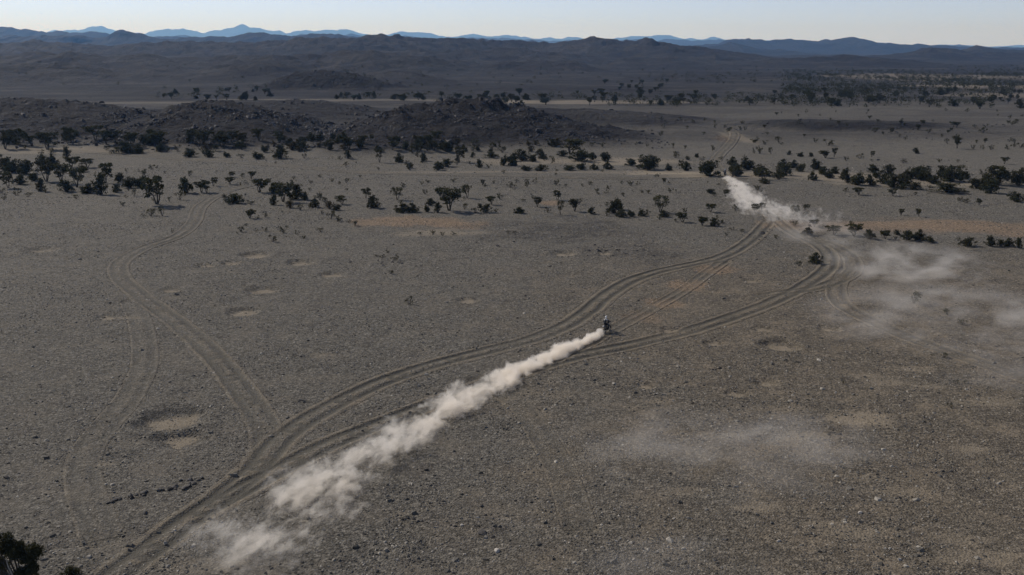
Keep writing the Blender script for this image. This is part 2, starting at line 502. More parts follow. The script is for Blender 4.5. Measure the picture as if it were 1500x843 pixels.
# ground: gravel plain, sand, tan soil, dark varnished rock, ruts
def ground_material():
    m = NT('gravel_ground')
    P = m.n('ShaderNodeNewGeometry').outputs['Position']
    big = m.noise(P, .016, 3, .6)
    mid = m.noise(P, .10, 4, .6)
    blot = m.noise(P, .5, 4, .65)
    sp = m.noise(P, 2.4, 5, .8)
    v1 = m.sep(m.voro(P, 4.2))[0]
    v2 = m.sep(m.voro(P, 9.0))[1]
    X = m.sep(P)[0]
    east = m.maprange(m.math('ADD', X, m.math('MULTIPLY', m.math('SUBTRACT', mid, .5), 60.0)), -14.0, 30.0, 0, 1, True)
    near = m.maprange(m.math('ADD', m.sep(P)[1], m.math('MULTIPLY', mid, 30.0)), 150.0, 205.0, 1, 0, True)
    east = m.math('MULTIPLY', east, near)
    grey = m.mix(big, (.089, .082, .068), (.120, .111, .094))
    brown = m.mix(big, (.093, .079, .059), (.128, .108, .081))
    col = m.mix(m.math('MULTIPLY', east, .8), grey, brown)
    # bare silty patches and darker stony ones
    patch = m.maprange(m.noise(P, .22, 5, .65), .45, .68, 0, 1, True)
    col = m.mix(m.math('MULTIPLY', patch, m.math('MULTIPLY_ADD', east, .5, .18)), col, (.160, .132, .096))
    stony = m.maprange(m.noise(P, .31, 5, .7), .52, .70, 0, 1, True)
    col = m.mix(m.math('MULTIPLY', stony, .5), col, (.052, .047, .043))
    sand = m.attr('sand'); tan = m.attr('tan'); dark = m.attr('dark'); rut = m.attr('rut'); berm = m.attr('berm'); hill = m.attr('hill')
    col = m.mix(m.math('MULTIPLY', tan, m.maprange(sp, .3, .7, .55, 1.0)), col, (.185, .132, .086))
    # hill slopes: purple-brown desert varnish with black outcrops
    hl = m.math('MULTIPLY', hill, m.maprange(m.noise(P, .022, 5, .65), .30, .60, .75, 1.0))
    col = m.mix(m.math('MULTIPLY', hl, .9), col, m.mix(m.maprange(m.noise(P, .006, 5, .62), .35, .65), (.008, .0085, .0095), (.045, .041, .038)))
    rock = m.mix(m.noise(P, .06, 4, .6), (.013, .012, .014), (.034, .030, .030))
    mpx = m.n('ShaderNodeMapping'); m.l(P, mpx.inputs[0]); mpx.inputs['Scale'].default_value = (.55, 1.0, 1.6); mpx.inputs['Rotation'].default_value = (0, 0, .35)
    crop = m.math('MULTIPLY', m.math('MULTIPLY', hill, m.maprange(m.noise(mpx.outputs[0], .024, 6, .70), .47, .55, 0, 1, True)), .92)
    far = m.maprange(m.sep(P)[1], 650.0, 950.0)
    crop2 = m.math('MULTIPLY', m.math('MULTIPLY', hill, far), m.maprange(m.noise(mpx.outputs[0], .0085, 7, .68), .48, .55, 0, .95, True))
    crop = m.math('MAXIMUM', crop, crop2)
    dk = m.math('MULTIPLY', dark, m.maprange(m.noise(P, .13, 5, .7), .36, .55, .3, 1.0, True))
    col = m.mix(m.math('MAXIMUM', dk, crop), col, rock)
    # single stones: speckle
    k = m.math('ADD', m.math('MULTIPLY', m.math('SUBTRACT', v1, .5), .9), m.math('MULTIPLY', m.math('SUBTRACT', v2, .5), .7))
    k = m.math('ADD', k, m.math('MULTIPLY', m.math('SUBTRACT', sp, .5), 2.4))
    speck = m.math('POWER', 2.0, m.math('MULTIPLY', k, 1.4))
    quiet = m.math('MAXIMUM', m.math('MULTIPLY', sand, .7), m.math('MULTIPLY', rut, .7))
    quiet = m.math('MAXIMUM', quiet, m.math('MULTIPLY', patch, .45))
    speck = m.math('ADD', m.math('MULTIPLY', speck, m.math('SUBTRACT', 1.0, quiet)), quiet)
    cs = m.n('ShaderNodeCombineXYZ')
    for i in range(3): m.l(speck, cs.inputs[i])
    col = m.mix(1.0, col, cs.outputs[0], 'MULTIPLY')
    col = m.mix(m.math('MULTIPLY', sand, m.maprange(sp, .3, .65, .4, .95)), col, m.mix(blot, (.23, .19, .135), (.31, .262, .195)))
    col = m.mix(m.math('MULTIPLY', berm, m.maprange(blot, .35, .6, .45, .95)), col, (.205, .170, .122))
    col = m.mix(m.math('MULTIPLY', rut, .85), col, m.mix(blot, (.058, .055, .045), (.088, .081, .066)))
    # relief: pebbles near, crags on the hills
    peb = m.math('ADD', m.math('MULTIPLY', m.math('SUBTRACT', 1.0, m.voro(P, 5.5, 'Distance')), .8), m.math('MULTIPLY', sp, 1.2))
    peb = m.math('MULTIPLY', peb, m.math('SUBTRACT', 1.0, m.math('MULTIPLY', quiet, .8)))
    nb = m.bump(peb, 1.0, .12)
    crag = m.math('ADD', m.noise(P, .25, 6, .7), m.math('MULTIPLY', m.noise(P, .05, 5, .6), 2.5))
    nb2 = m.bump(crag, 1.0, m.math('MULTIPLY', m.math('MAXIMUM', hill, dark), 3.5), nb)
    m.bsdf(col, .92, nb2, spec=.10)
    return m.mat

def stone_material(name, lo, hi, pale, p=.93):
    m = NT(name)
    r = m.n('ShaderNodeNewGeometry').outputs['Random Per Island']
    P = m.n('ShaderNodeTexCoord').outputs['Object']
    c = m.ramp(r, (0.0, lo), (.72, hi), (p, tuple(.5 * (a + b) for a, b in zip(hi, pale))), (1.0, pale))
    n = m.noise(P, 9.0, 3)
    c = m.mix(n, c, m.mix(.5, c, lo))
    m.bsdf(c, .75, m.bump(n, .5, .03), spec=.35)
    return m.mat

M_GROUND = ground_material()
M_STONE = stone_material('gravel_stones', (.030, .0275, .023), (.135, .123, .101), (.46, .42, .35), .88)
M_SCREE = stone_material('varnished_rock', (.012, .011, .013), (.040, .035, .035), (.075, .068, .062), .97)
M_DARKSTONE = stone_material('dark_stone', (.020, .018, .017), (.05, .045, .04), (.09, .08, .07))
M_PALESTONE = stone_material('pale_stone', (.25, .23, .20), (.36, .33, .29), (.42, .39, .34))

# ------------------------------------------------------------------ the ground sheet: fan of rows that widen with distance
def build_ground():
    th = np.r_[np.linspace(-88, -31, 42)[:-1], np.linspace(-31, 31, 640), np.linspace(31, 88, 42)[1:]]
    th = np.radians(th)
    rows = [2.0, 10, 20, 30, 38, 44, 48]
    while rows[-1] < 3900:
        r = rows[-1]
        rows.append(r + min(max(.11, r * r / 51030 * 1.5), r * .0068))
    while rows[-1] < 31000:
        rows.append(rows[-1] * 1.12)
    r = np.array(rows)
    R, T = np.meshgrid(r, th, indexing='ij')
    X = R * np.sin(T); Y = R * np.cos(T)
    H, a = height(X, Y)
    H = H - (a['core'] * (0.10 + 0.0004 * R.ravel())).reshape(H.shape)
    nr, nt = R.shape
    i = np.arange(nr - 1)[:, None] * nt + np.arange(nt - 1)[None, :]
    F = np.stack([i, i + 1, i + nt + 1, i + nt], -1).reshape(-1, 4)[:, ::-1]
    me = mesh_np('ground', np.stack([X, Y, H], -1).reshape(-1, 3), F, M_GROUND, True, {k: a[k] for k in ('sand', 'tan', 'dark', 'rut', 'berm', 'hill')})
    return tag(link('ground', me), 'grey-brown gravel desert plain rising into dark rocky hills', kind='structure')
build_ground()

# ------------------------------------------------------------------ tracks: dense ribbons that carry the ruts
def build_tracks():
    for li, (nm, P, g, w, s, lab) in enumerate(LINES):
        d = np.hypot(P[:, 0], P[:, 1])
        # thin the far samples
        keep = [0]
        for k in range(1, len(P)):
            if np.linalg.norm(P[k] - P[keep[-1]]) > .22 + d[k] * .0012 or k == len(P) - 1:
                keep.append(k)
        Q = P[keep]
        T = np.gradient(Q, axis=0); T /= np.linalg.norm(T, axis=1)[:, None]
        N = np.stack([-T[:, 1], T[:, 0]], 1)
        nc = 33
        S = np.linspace(-w, w, nc)
        ends = np.minimum(np.arange(len(Q)), np.arange(len(Q))[::-1])
        X = Q[:, :1] + N[:, :1] * S; Y = Q[:, 1:] + N[:, 1:] * S
        H, a = height(X, Y)
        dd = np.hypot(X, Y)
        lift = (0.006 + 0.00012 * dd) + 0.003 * li
        edge = sstep(w * .78, w, np.abs(S))[None, :] + np.zeros_like(X)
        edge = np.maximum(edge, sstep(4, 0, ends)[:, None])
        H = H + lift * (1 - edge) - edge * (0.07 + .0005 * dd)
        nr = len(Q)
        i = np.arange(nr - 1)[:, None] * nc + np.arange(nc - 1)[None, :]
        F = np.stack([i, i + 1, i + nc + 1, i + nc], -1).reshape(-1, 4)
        # winding so that normals point up
        F = F[:, ::-1] if True else F
        V = np.stack([X, Y, H], -1).reshape(-1, 3)
        a0, b0, c0 = V[F[0, 0]], V[F[0, 1]], V[F[0, 2]]
        if np.cross(b0 - a0, c0 - a0)[2] < 0:
            F = F[:, ::-1]
        me = mesh_np('dirt_track', V, F, M_GROUND, True, {k: a[k] for k in ('sand', 'tan', 'dark', 'rut', 'berm', 'hill')})
        tag(link('dirt_track', me), lab, kind='structure')
build_tracks()

# ------------------------------------------------------------------ far mountain ranges, each a real ridge with ravines
def mountain_material():
    m = NT('far_mountain_rock')
    P = m.n('ShaderNodeNewGeometry').outputs['Position']
    c = m.mix(m.noise(P, .004, 5, .65), (.014, .014, .015), (.034, .030, .028))
    m.bsdf(c, .95, m.bump(m.noise(P, .012, 6, .65), 1.0, 40.0), spec=.1)
    return m.mat
M_MTN = mountain_material()

def mountain(Y, depth, pts, label, seed, ravine):
    x, z = crest(pts, Y)
    n = 1200
    X = np.linspace(x[0], x[-1], n)
    Z = np.interp(X, x, z)
    k = 5; ker = np.hanning(k); ker /= ker.sum()
    Z = np.convolve(np.pad(Z, k // 2, 'edge'), ker, 'valid')
    Z = Z * (1 + .05 * fbm(X / (ravine * .8), X * 0 + seed, 4, seed)) + .0022 * Y * fbm(X / (.02 * Y), X * 0, 2, seed + 9) + .0012 * Y * fbm(X / (.007 * Y), X * 0, 3, seed + 10)
    s = np.linspace(-1, 1, 25)
    XX = np.repeat(X[:, None], 25, 1); SS = np.repeat(s[None, :], n, 0)
    YY = Y + SS * depth + depth * .18 * fbm(XX / depth, SS * 2, 3, seed + 3)
    L = ravine
    rn = ridged(XX / L, YY / L, 5, seed)
    sh = (1 - np.abs(SS)) ** 1.15
    ZZ = Z[:, None] * (sh * (1 + .42 * (rn - .35) * (1 - sh ** 3)) + .05 * fbm(XX / (L * .2), YY / (L * .3), 3, seed + 5) * sh)
    ZZ = np.maximum(ZZ, 0) - 2.0 + 2.0 * sh
    i = np.arange(n - 1)[:, None] * 25 + np.arange(24)[None, :]
    F = np.stack([i, i + 25, i + 26, i + 1], -1).reshape(-1, 4)
    me = mesh_np('mountain_range', np.stack([XX, YY, ZZ], -1).reshape(-1, 3), F, M_MTN, True)
    tag(link('mountain_range', me), label, kind='structure')

mountain(5200, 650, [(-900, 66), (-300, 60), (0, 52), (60, 53), (110, 54.5), (150, 53), (170, 49), (187, 45.5), (200, 49), (220, 54.5), (260, 57), (300, 53), (340, 51.5), (385, 50), (420, 52.5), (450, 48.5), (475, 47), (505, 51), (530, 55), (570, 60), (650, 61), (690, 56.5), (720, 60), (800, 64), (900, 65), (1000, 67), (1035, 68), (1068, 61.5), (1095, 69), (1140, 75), (1200, 80)],
         'dark blue range with one pointed peak behind the rocky hills', 101, 260)
mountain(7600, 900, [(-900, 50), (-300, 46), (0, 41), (20, 40.5), (60, 45), (110, 49), (170, 52), (240, 55), (330, 58), (420, 60), (520, 62), (620, 66)],
         'mid-blue long ridge sloping down beside the pointed peak', 121, 380)
mountain(6800, 800, [(1000, 72), (1040, 66), (1070, 60), (1100, 58), (1130, 60), (1160, 57), (1195, 59), (1215, 57.5), (1248, 56.5), (1275, 60), (1310, 63), (1350, 66), (1400, 69), (1500, 71), (1700, 70), (2300, 66)],
         'blue hazy range with a serrated skyline beyond the wooded plain', 141, 340)
mountain(13500, 1500, [(-900, 58), (-300, 54), (60, 50), (180, 53), (320, 55), (440, 52), (520, 53), (580, 54), (640, 57), (760, 58), (900, 60), (980, 58), (1040, 59), (1090, 62), (1200, 64), (1500, 70), (2300, 70)],
         'pale blue range lying lower than the faintest peaks', 161, 600)
mountain(28500, 2400, [(-900, 56), (-300, 50), (0, 50), (60, 46), (100, 43.5), (130, 39.5), (155, 43), (200, 49), (235, 47), (268, 41.5), (300, 47), (338, 43), (358, 38), (384, 42), (420, 47.5), (455, 46), (484, 42.5), (512, 47.5), (550, 50), (588, 47), (640, 51.5), (700, 52), (760, 53.5), (830, 55), (890, 57), (950, 54.5), (984, 51.5), (1020, 56), (1100, 59), (1200, 63), (1330, 67), (1500, 69.5), (2300, 68)],
         'faintest palest mountain peaks on the skyline', 181, 1100)

# ------------------------------------------------------------------ stones
def stone_templates(n, rng):
    out = []
    for _ in range(n):
        a = np.arange(4) * math.pi / 2 + rng.uniform(-.4, .4, 4)
        r = rng.uniform(.75, 1.2, 4)
        b = np.stack([np.cos(a) * r, np.sin(a) * r, np.full(4, -.25)], 1)
        a2 = np.arange(3) * math.pi * 2 / 3 + rng.uniform(-.5, .5, 3) + rng.uniform(0, 6)
        r2 = rng.uniform(.4, .8, 3)
        t = np.stack([np.cos(a2) * r2, np.sin(a2) * r2, rng.uniform(.35, .8, 3)], 1)
        V = np.concatenate([b, t])
        bm = bmesh.new()
        for v in V: bm.verts.new(v)
        g = bmesh.ops.convex_hull(bm, input=bm.verts)
        bm.verts.ensure_lookup_table(); bm.verts.index_update()
        VV = np.array([v.co[:] for v in bm.verts])
        F = np.array([[v.index for v in f.verts] for f in bm.faces if len(f.verts) == 3])
        N = np.array([f.normal[2] for f in bm.faces if len(f.verts) == 3])
        F = F[N > -.8]
        bm.free()
        out.append((VV, F))
    return out
TEMPL = stone_templates(14, np.random.default_rng(3))

def stone_field(name, x, y, z, size, flatness, mat, rng):
    V, F, off = [], [], 0
    kind = rng.integers(0, len(TEMPL), len(x))
    for k, (tv, tf) in enumerate(TEMPL):
        j = np.nonzero(kind == k)[0]
        if len(j) == 0: continue
        a = rng.uniform(0, 6.283, len(j)); c, s = np.cos(a), np.sin(a)
        sx = size[j] * rng.uniform(.7, 1.4, len(j)); sy = size[j] * rng.uniform(.6, 1.1, len(j)); sz = size[j] * flatness * rng.uniform(.6, 1.3, len(j))
        vx = tv[:, 0][None] * sx[:, None]; vy = tv[:, 1][None] * sy[:, None]; vz = tv[:, 2][None] * sz[:, None]
        tilt = rng.uniform(-.25, .25, len(j))[:, None]
        vz = vz + vx * tilt
        W = np.stack([vx * c[:, None] - vy * s[:, None] + x[j][:, None], vx * s[:, None] + vy * c[:, None] + y[j][:, None], vz + z[j][:, None]], -1)
        nv = len(tv)
        V.append(W.reshape(-1, 3))
        F.append((tf[None] + (np.arange(len(j)) * nv)[:, None, None] + off).reshape(-1, 3))
        off += len(j) * nv
    me = mesh_np(name, np.concatenate(V), np.concatenate(F), mat)
    return link(name, me)

def build_gravel():
    rng = np.random.default_rng(11)
    N = 230000
    th = rng.uniform(math.radians(-31), math.radians(31), N)
    d0, d1 = 50.0, 330.0
    u = rng.random(N); e = -.35
    d = (d0 ** e + u * (d1 ** e - d0 ** e)) ** (1 / e)
    x = d * np.sin(th); y = d * np.cos(th)
    p = sstep(-.35, .45, fbm(x / 9, y / 9, 4, 71) + .5 * fbm(x / 2.2, y / 2.2, 2, 72)) * .85 + .15
    h, a = height(x, y)
    p = p * (1 - .92 * np.clip(a['rut'] * 1.3, 0, 1)) * (1 - .7 * a['sand']) * (1 - .45 * a['berm'])
    p = p * (a['hill'] < .5)
    k = rng.random(N) < p
    x, y, h, d = x[k], y[k], h[k], d[k]
    core = a['core'][k]
    size = np.exp(rng.normal(math.log(.062), .5, len(x)))
    size = np.maximum(size, .0006 * d) * np.where(rng.random(len(x)) < .012, 1.7, 1.0)
    o = stone_field('gravel', x, y, h + .004 * core, size, .75, M_STONE, rng)
    tag(o, 'loose gravel stones strewn over the desert plain', kind='stuff')
build_gravel()

def build_scree():
    rng = np.random.default_rng(12)
    X, Y, S = [], [], []
    for (Yc, f, b, x0, x1, n) in ((455, 100, 40, -420, -50, 14000), (420, 78, 30, -175, -70, 9000), (520, 60, 30, -170, -60, 3000), (405, 72, 40, -85, 60, 13000), (440, 35, 15, 90, 230, 1500), (900, 60, 30, -235, -100, 1300), (480, 55, 20, -10, 90, 900)):
        X.append(rng.uniform(x0, x1, n)); Y.append(rng.uniform(Yc - f, Yc + b, n)); S.append(np.full(n, math.sqrt(Yc / 420)))
    # low clusters of rocks on the plain
    for (px, py, rx, ry, n) in ((930, 370, 9, 9, 70), (872, 365, 4, 4, 30), (1070, 190, 20, 18, 120), (1040, 186, 16, 10, 120), (1135, 190, 10, 10, 90), (1395, 208, 14, 14, 150), (1330, 236, 20, 5, 90), (640, 170, 8, 6, 40), (1100, 345, 2.5, 6, 50), (560, 383, 4, 3, 40), (745, 356, 6, 5, 20)):
        cx, cy = flat(px, py)
        X.append(cx + rng.normal(0, rx * .5, n)); Y.append(cy + rng.normal(0, ry * .5, n)); S.append(np.full(n, .49))
    x = np.concatenate(X); y = np.concatenate(Y); s = np.concatenate(S)
    h, a = height(x, y)
    crag = fbm(x / 9, y / 7, 3, 77)
    p = np.where(s < .5, 1.0, np.clip(a['dark'], 0, 1) * sstep(-.25, .35, crag) * (h > .6))
    k = rng.random(len(x)) < p
    x, y, h, s = x[k], y[k], h[k], s[k]
    size = np.exp(rng.normal(math.log(.34), .5, len(x))) * s
    o = stone_field('scree', x, y, h - .05, size, .85, M_SCREE, rng)
    tag(o, 'dark varnished boulders and scree covering the rocky hills', kind='stuff')
build_scree()

# single rocks that can be picked out
def rock_mesh(name, rng, mat):
    bm = bmesh.new()
    bmesh.ops.create_icosphere(bm, subdivisions=2, radius=1.0)
    sd = rng.integers(0, 999)
    for v in bm.verts:
        c = v.co
        q = 1 + .35 * float(vnoise(np.array([c.x * 1.3 + sd]), np.array([c.y * 1.3 + c.z]), 5)[0]) + .18 * float(vnoise(np.array([c.x * 3 + sd]), np.array([c.y * 3 - c.z * 2]), 6)[0])
        v.co = Vector((c.x * q, c.y * q * .8, c.z * q * .62))
    # cut a few flat facets
    for _ in range(4):
        n = Vector(rng.normal(0, 1, 3)).normalized()
        bmesh.ops.bisect_plane(bm, geom=bm.verts[:] + bm.edges[:] + bm.faces[:], plane_co=n * .62, plane_no=n, clear_outer=True)
        bmesh.ops.holes_fill(bm, edges=[e for e in bm.edges if e.is_boundary])
    me = bpy.data.meshes.new(name); bm.to_mesh(me); bm.free()
    me.materials.append(mat)
    return me
_rng = np.random.default_rng(5)
DARK_ROCKS = [rock_mesh('rock', _rng, M_DARKSTONE) for _ in range(6)]
PALE_ROCKS = [rock_mesh('rock', _rng, M_PALESTONE) for _ in range(3)]

def place_rock(px, py, wpx, label, group=None, pale=False, flat_=1.0):
    x, y = flat(px, py); x, y = float(x), float(y)
    z = float(zat(x, y)[0])
    d = math.sqrt(x * x + y * y + CAM_H ** 2)
    s = wpx / FPX * d * .5
    o = link('rock', random.choice(PALE_ROCKS if pale else DARK_ROCKS), None, (x, y, z + s * .12 * flat_))
    o.scale = (s, s * random.uniform(.8, 1.1), s * random.uniform(.75, 1.1) * flat_)
    o.rotation_euler = (random.uniform(-.2, .2), random.uniform(-.2, .2), random.uniform(0, 6.28))
    tag(o, label, 'rock', group)

for (px, py, w) in [(158, 739, 5), (163, 738, 6), (168, 735, 6), (175, 733, 5), (191, 729, 7), (193, 732, 5), (200, 727, 5), (210, 725, 7), (211, 728, 5), (214, 723, 6), (233, 721, 6), (238, 720, 5), (249, 719, 7), (255, 717, 8), (258, 714, 6), (257, 719, 5), (271, 718, 8), (277, 715, 6), (280, 710, 7), (278, 706, 7), (284, 711, 6), (291, 706, 6), (296, 703, 5), (265, 706, 6), (213, 754, 6)]:
    place_rock(px, py, w * 1.4, 'dark stone in the row leading to the gravel track', 'row of dark stones beside the gravel track')
for (px, py, w) in [(582, 758, 5), (590, 764, 6), (598, 762, 6), (606, 763, 5), (612, 767, 6), (618, 766, 5), (604, 769, 5), (625, 768, 4), (660, 771, 5), (667, 773, 5)]:
    place_rock(px, py, w, 'dark stone in the loose heap on brown gravel', 'heap of dark stones on brown gravel')
for (px, py, w) in [(1113, 345, 4), (1119, 343, 4), (1124, 340, 4), (1127, 337, 3), (1120, 348, 3), (1131, 338, 3)]:
    place_rock(px, py, w, 'stone in the strip of rocks below the track junction', 'rocks below the track junction')
place_rock(728, 809, 11, 'pale boulder standing alone on the brown gravel', pale=True)
place_rock(677, 771, 7, 'pale stone beside the flat black slab', pale=True)
place_rock(706, 783, 17, 'flat black slab of rock lying on the brown gravel', flat_=.45)
place_rock(722, 788, 8, 'small dark slab at the foot of the flat black slab', flat_=.5)
place_rock(1260, 752, 8, 'pale rounded stone on bare brown earth', pale=True)
place_rock(1141, 794, 7, 'pale square stone beside a scrape in the gravel', pale=True)
place_rock(9, 700, 9, 'dark stone lying alone near the faint wheel marks')
place_rock(452, 763, 8, 'dark stone in the thin end of the dust plume')
place_rock(385, 722, 6, 'dark flat stone beside the lower rut', flat_=.5)
place_rock(307, 764, 6, 'small dark stone on tan soil below the track')
place_rock(285, 618, 7, 'dark stone on the rim of the sandy hollow')

# ------------------------------------------------------------------ trees and shrubs
def leaf_material(name, a, b):
    m = NT(name)
    r = m.n('ShaderNodeNewGeometry').outputs['Random Per Island']
    o = m.n('ShaderNodeObjectInfo').outputs['Random']
    c = m.mix(r, a, b)
    c = m.mix(m.math('MULTIPLY', o, .5), c, (.042, .036, .020))
    d = m.n('ShaderNodeBsdfDiffuse'); m.l(c, d.inputs[0])
    t = m.n('ShaderNodeBsdfTranslucent'); m.l(c, t.inputs[0])
    mx = m.n('ShaderNodeMixShader'); mx.inputs[0].default_value = .22
    m.l(d.outputs[0], mx.inputs[1]); m.l(t.outputs[0], mx.inputs[2])
    m.l(mx.outputs[0], m.out.inputs['Surface'])
    return m.mat
M_LEAF = leaf_material('acacia_leaves', (.034, .035, .017), (.078, .075, .036))
M_LEAF2 = leaf_material('bush_leaves', (.030, .032, .017), (.066, .066, .034))
M_DRY = leaf_material('dry_leaves', (.05, .042, .024), (.09, .075, .046))
M_BARK = simple_mat('bark', (.055, .047, .038), .95, .1, .35, 6)

def tube(bmv, bmf, path, radii, sides=5):
    base = len(bmv)
    P = [Vector(p) for p in path]
    for i, p in enumerate(P):
        t = (P[min(i + 1, len(P) - 1)] - P[max(i - 1, 0)]).normalized()
        a = t.orthogonal().normalized(); b = t.cross(a)
        for k in range(sides):
            q = k / sides * 2 * math.pi
            bmv.append(tuple(p + (a * math.cos(q) + b * math.sin(q)) * radii[i]))
    for i in range(len(P) - 1):
        for k in range(sides):
            k2 = (k + 1) % sides
            bmf.append((base + i * sides + k, base + i * sides + k2, base + (i + 1) * sides + k2, base + (i + 1) * sides + k))

def leaves(centres, radii, per, size, rng, squash=.7):
    """small crossed leaf sprays filling the clumps"""
    V = []
    for c, r, n in zip(centres, radii, per):
        d = rng.normal(0, 1, (n, 3)); d /= np.linalg.norm(d, axis=1)[:, None]
        p = c + d * (r * rng.random(n) ** .45)[:, None] * np.array([1, 1, squash])
        u = rng.normal(0, 1, (n, 3)); u /= np.linalg.norm(u, axis=1)[:, None]
        w = np.cross(u, rng.normal(0, 1, (n, 3))); w /= np.linalg.norm(w, axis=1)[:, None]
        s = (size * rng.uniform(.5, 1.3, n))[:, None]
        V.append(np.stack([p - u * s, p + w * s * .55, p + u * s, p - w * s * .5], 1))
    V = np.concatenate(V)
    V[:, :, 2] = np.maximum(V[:, :, 2], .03)
    F = np.arange(len(V) * 4).reshape(-1, 4)
    return V.reshape(-1, 3), F

def tree_umbrella(seed, sparse=False):
    """flat-topped acacia 4.6 m high, about 5.4 m across"""
    rng = np.random.default_rng(seed)
    tv, tf, cc, cr, cn = [], [], [], [], []
    nst = rng.integers(3, 6)
    H = 4.6
    lean = rng.normal(0, .35, 2)
    for s in range(nst):
        a = s / nst * 6.283 + rng.uniform(-.5, .5)
        R = rng.uniform(.9, 2.0)
        top = Vector((math.cos(a) * R + lean[0], math.sin(a) * R + lean[1], H * rng.uniform(.66, .80)))
        p0 = Vector((math.cos(a) * .10, math.sin(a) * .10, -.15))
        mid = Vector((math.cos(a) * R * .38, math.sin(a) * R * .38, H * .36)) + Vector(rng.normal(0, .12, 3))
        tube(tv, tf, [p0, p0.lerp(mid, .5) + Vector(rng.normal(0, .06, 3)), mid, mid.lerp(top, .5) + Vector(rng.normal(0, .1, 3)), top], [.15, .12, .09, .06, .03])
        for b in range(rng.integers(7, 10)):
            f = 1 - .62 * rng.random() ** 1.7
            aa = a + rng.uniform(-1.1, 1.1)
            RR = (.35 + .65 * f) * rng.uniform(.3, 1.0) * 2.35
            e = Vector((math.cos(aa) * RR + lean[0] * f, math.sin(aa) * RR + lean[1] * f, H * (f * .93 - .045 * max(0, RR - 1.3))))
            st = p0.lerp(mid, .8).lerp(top, rng.uniform(.1, .9) * f)
            tube(tv, tf, [st, st.lerp(e, .55) + Vector((0, 0, -.1)), e], [.045, .03, .012], 4)
            k = (.5 if sparse else 1) * (.55 + .45 * f)
            cc.append(np.array(e)); cr.append(rng.uniform(.5, .95)); cn.append(int(rng.integers(36, 64) * k))
    return tv, tf, leaves(cc, cr, cn, .24, rng, .62), (5.4, H)

def tree_round(seed, dense=1.0):
    """bushy round-headed tree or thicket 3 m high, foliage almost to the ground"""
    rng = np.random.default_rng(seed)
    tv, tf, cc, cr, cn = [], [], [], [], []
    H, R = 3.0, 1.9
    nst = rng.integers(4, 7)
    lob = rng.uniform(.65, 1.15, 7)
    for s in range(nst):
        a = s / nst * 6.283 + rng.uniform(-.5, .5)
        for b in range(rng.integers(6, 9)):
            el = rng.uniform(.05, 1.5)
            aa = a + rng.uniform(-.7, .7)
            lr = lob[int(aa / 6.283 * 7) % 7]
            rr = rng.uniform(.45, 1.0) * lr
            e = Vector((math.cos(aa) * math.cos(el) * R * rr, math.sin(aa) * math.cos(el) * R * rr, .30 + math.sin(el) * (H - .5) * rr * rng.uniform(.85, 1.1)))
            p0 = Vector((math.cos(a) * .12, math.sin(a) * .12, -.12))
            tube(tv, tf, [p0, p0.lerp(e, .5) + Vector((0, 0, .15)) + Vector(rng.normal(0, .06, 3)), e], [.07, .045, .012], 4)
            cc.append(np.array(e)); cr.append(rng.uniform(.36, .66)); cn.append(int(rng.integers(22, 42) * dense))
    return tv, tf, leaves(cc, cr, cn, .17, rng, .8), (3.7, H)

def shrub(seed):
    """low sparse thorn shrub 1.2 m high, spiky"""
    rng = np.random.default_rng(seed)
    tv, tf, cc, cr, cn = [], [], [], [], []
    side = rng.uniform(0, 6.28)
    for s in range(rng.integers(9, 14)):
        a = rng.uniform(0, 6.283)
        R = rng.uniform(.3, .95); h = rng.uniform(.45, 1.2)
        e = Vector((math.cos(a) * R + .25 * math.cos(side), math.sin(a) * R + .25 * math.sin(side), h))
        tube(tv, tf, [Vector((math.cos(a) * .05, math.sin(a) * .05, -.08)), e * .5 + Vector(rng.normal(0, .05, 3)), e], [.03, .02, .008], 4)
        cc.append(np.array(e * rng.uniform(.75, 1.0))); cr.append(rng.uniform(.2, .36)); cn.append(int(rng.integers(14, 26)))
    return tv, tf, leaves(cc, cr, cn, .10, rng, .8), (1.9, 1.2)

def make_kind(builder, seeds, lm, *args):
    out = []
    for s in seeds:
        tv, tf, (lv, lf), dim = builder(s, *args)
        out.append((mesh_np('trunk', np.array(tv), np.array(tf), M_BARK, True), mesh_np('crown', lv, lf, lm), dim))
    return out
KIND = {
    'u': make_kind(tree_umbrella, range(200, 206), M_LEAF),
    'v': make_kind(tree_umbrella, range(210, 213), M_LEAF, True),
    'r': make_kind(tree_round, range(220, 227), M_LEAF2),
    'p': make_kind(tree_round, range(230, 232), M_DRY, .8),
    's': make_kind(shrub, range(240, 246), M_LEAF),
}
NAME = {'u': ('acacia_tree', 'tree'), 'v': ('acacia_tree', 'tree'), 'r': ('desert_bush', 'bush'), 'p': ('desert_bush', 'bush'), 's': ('thorn_shrub', 'shrub')}

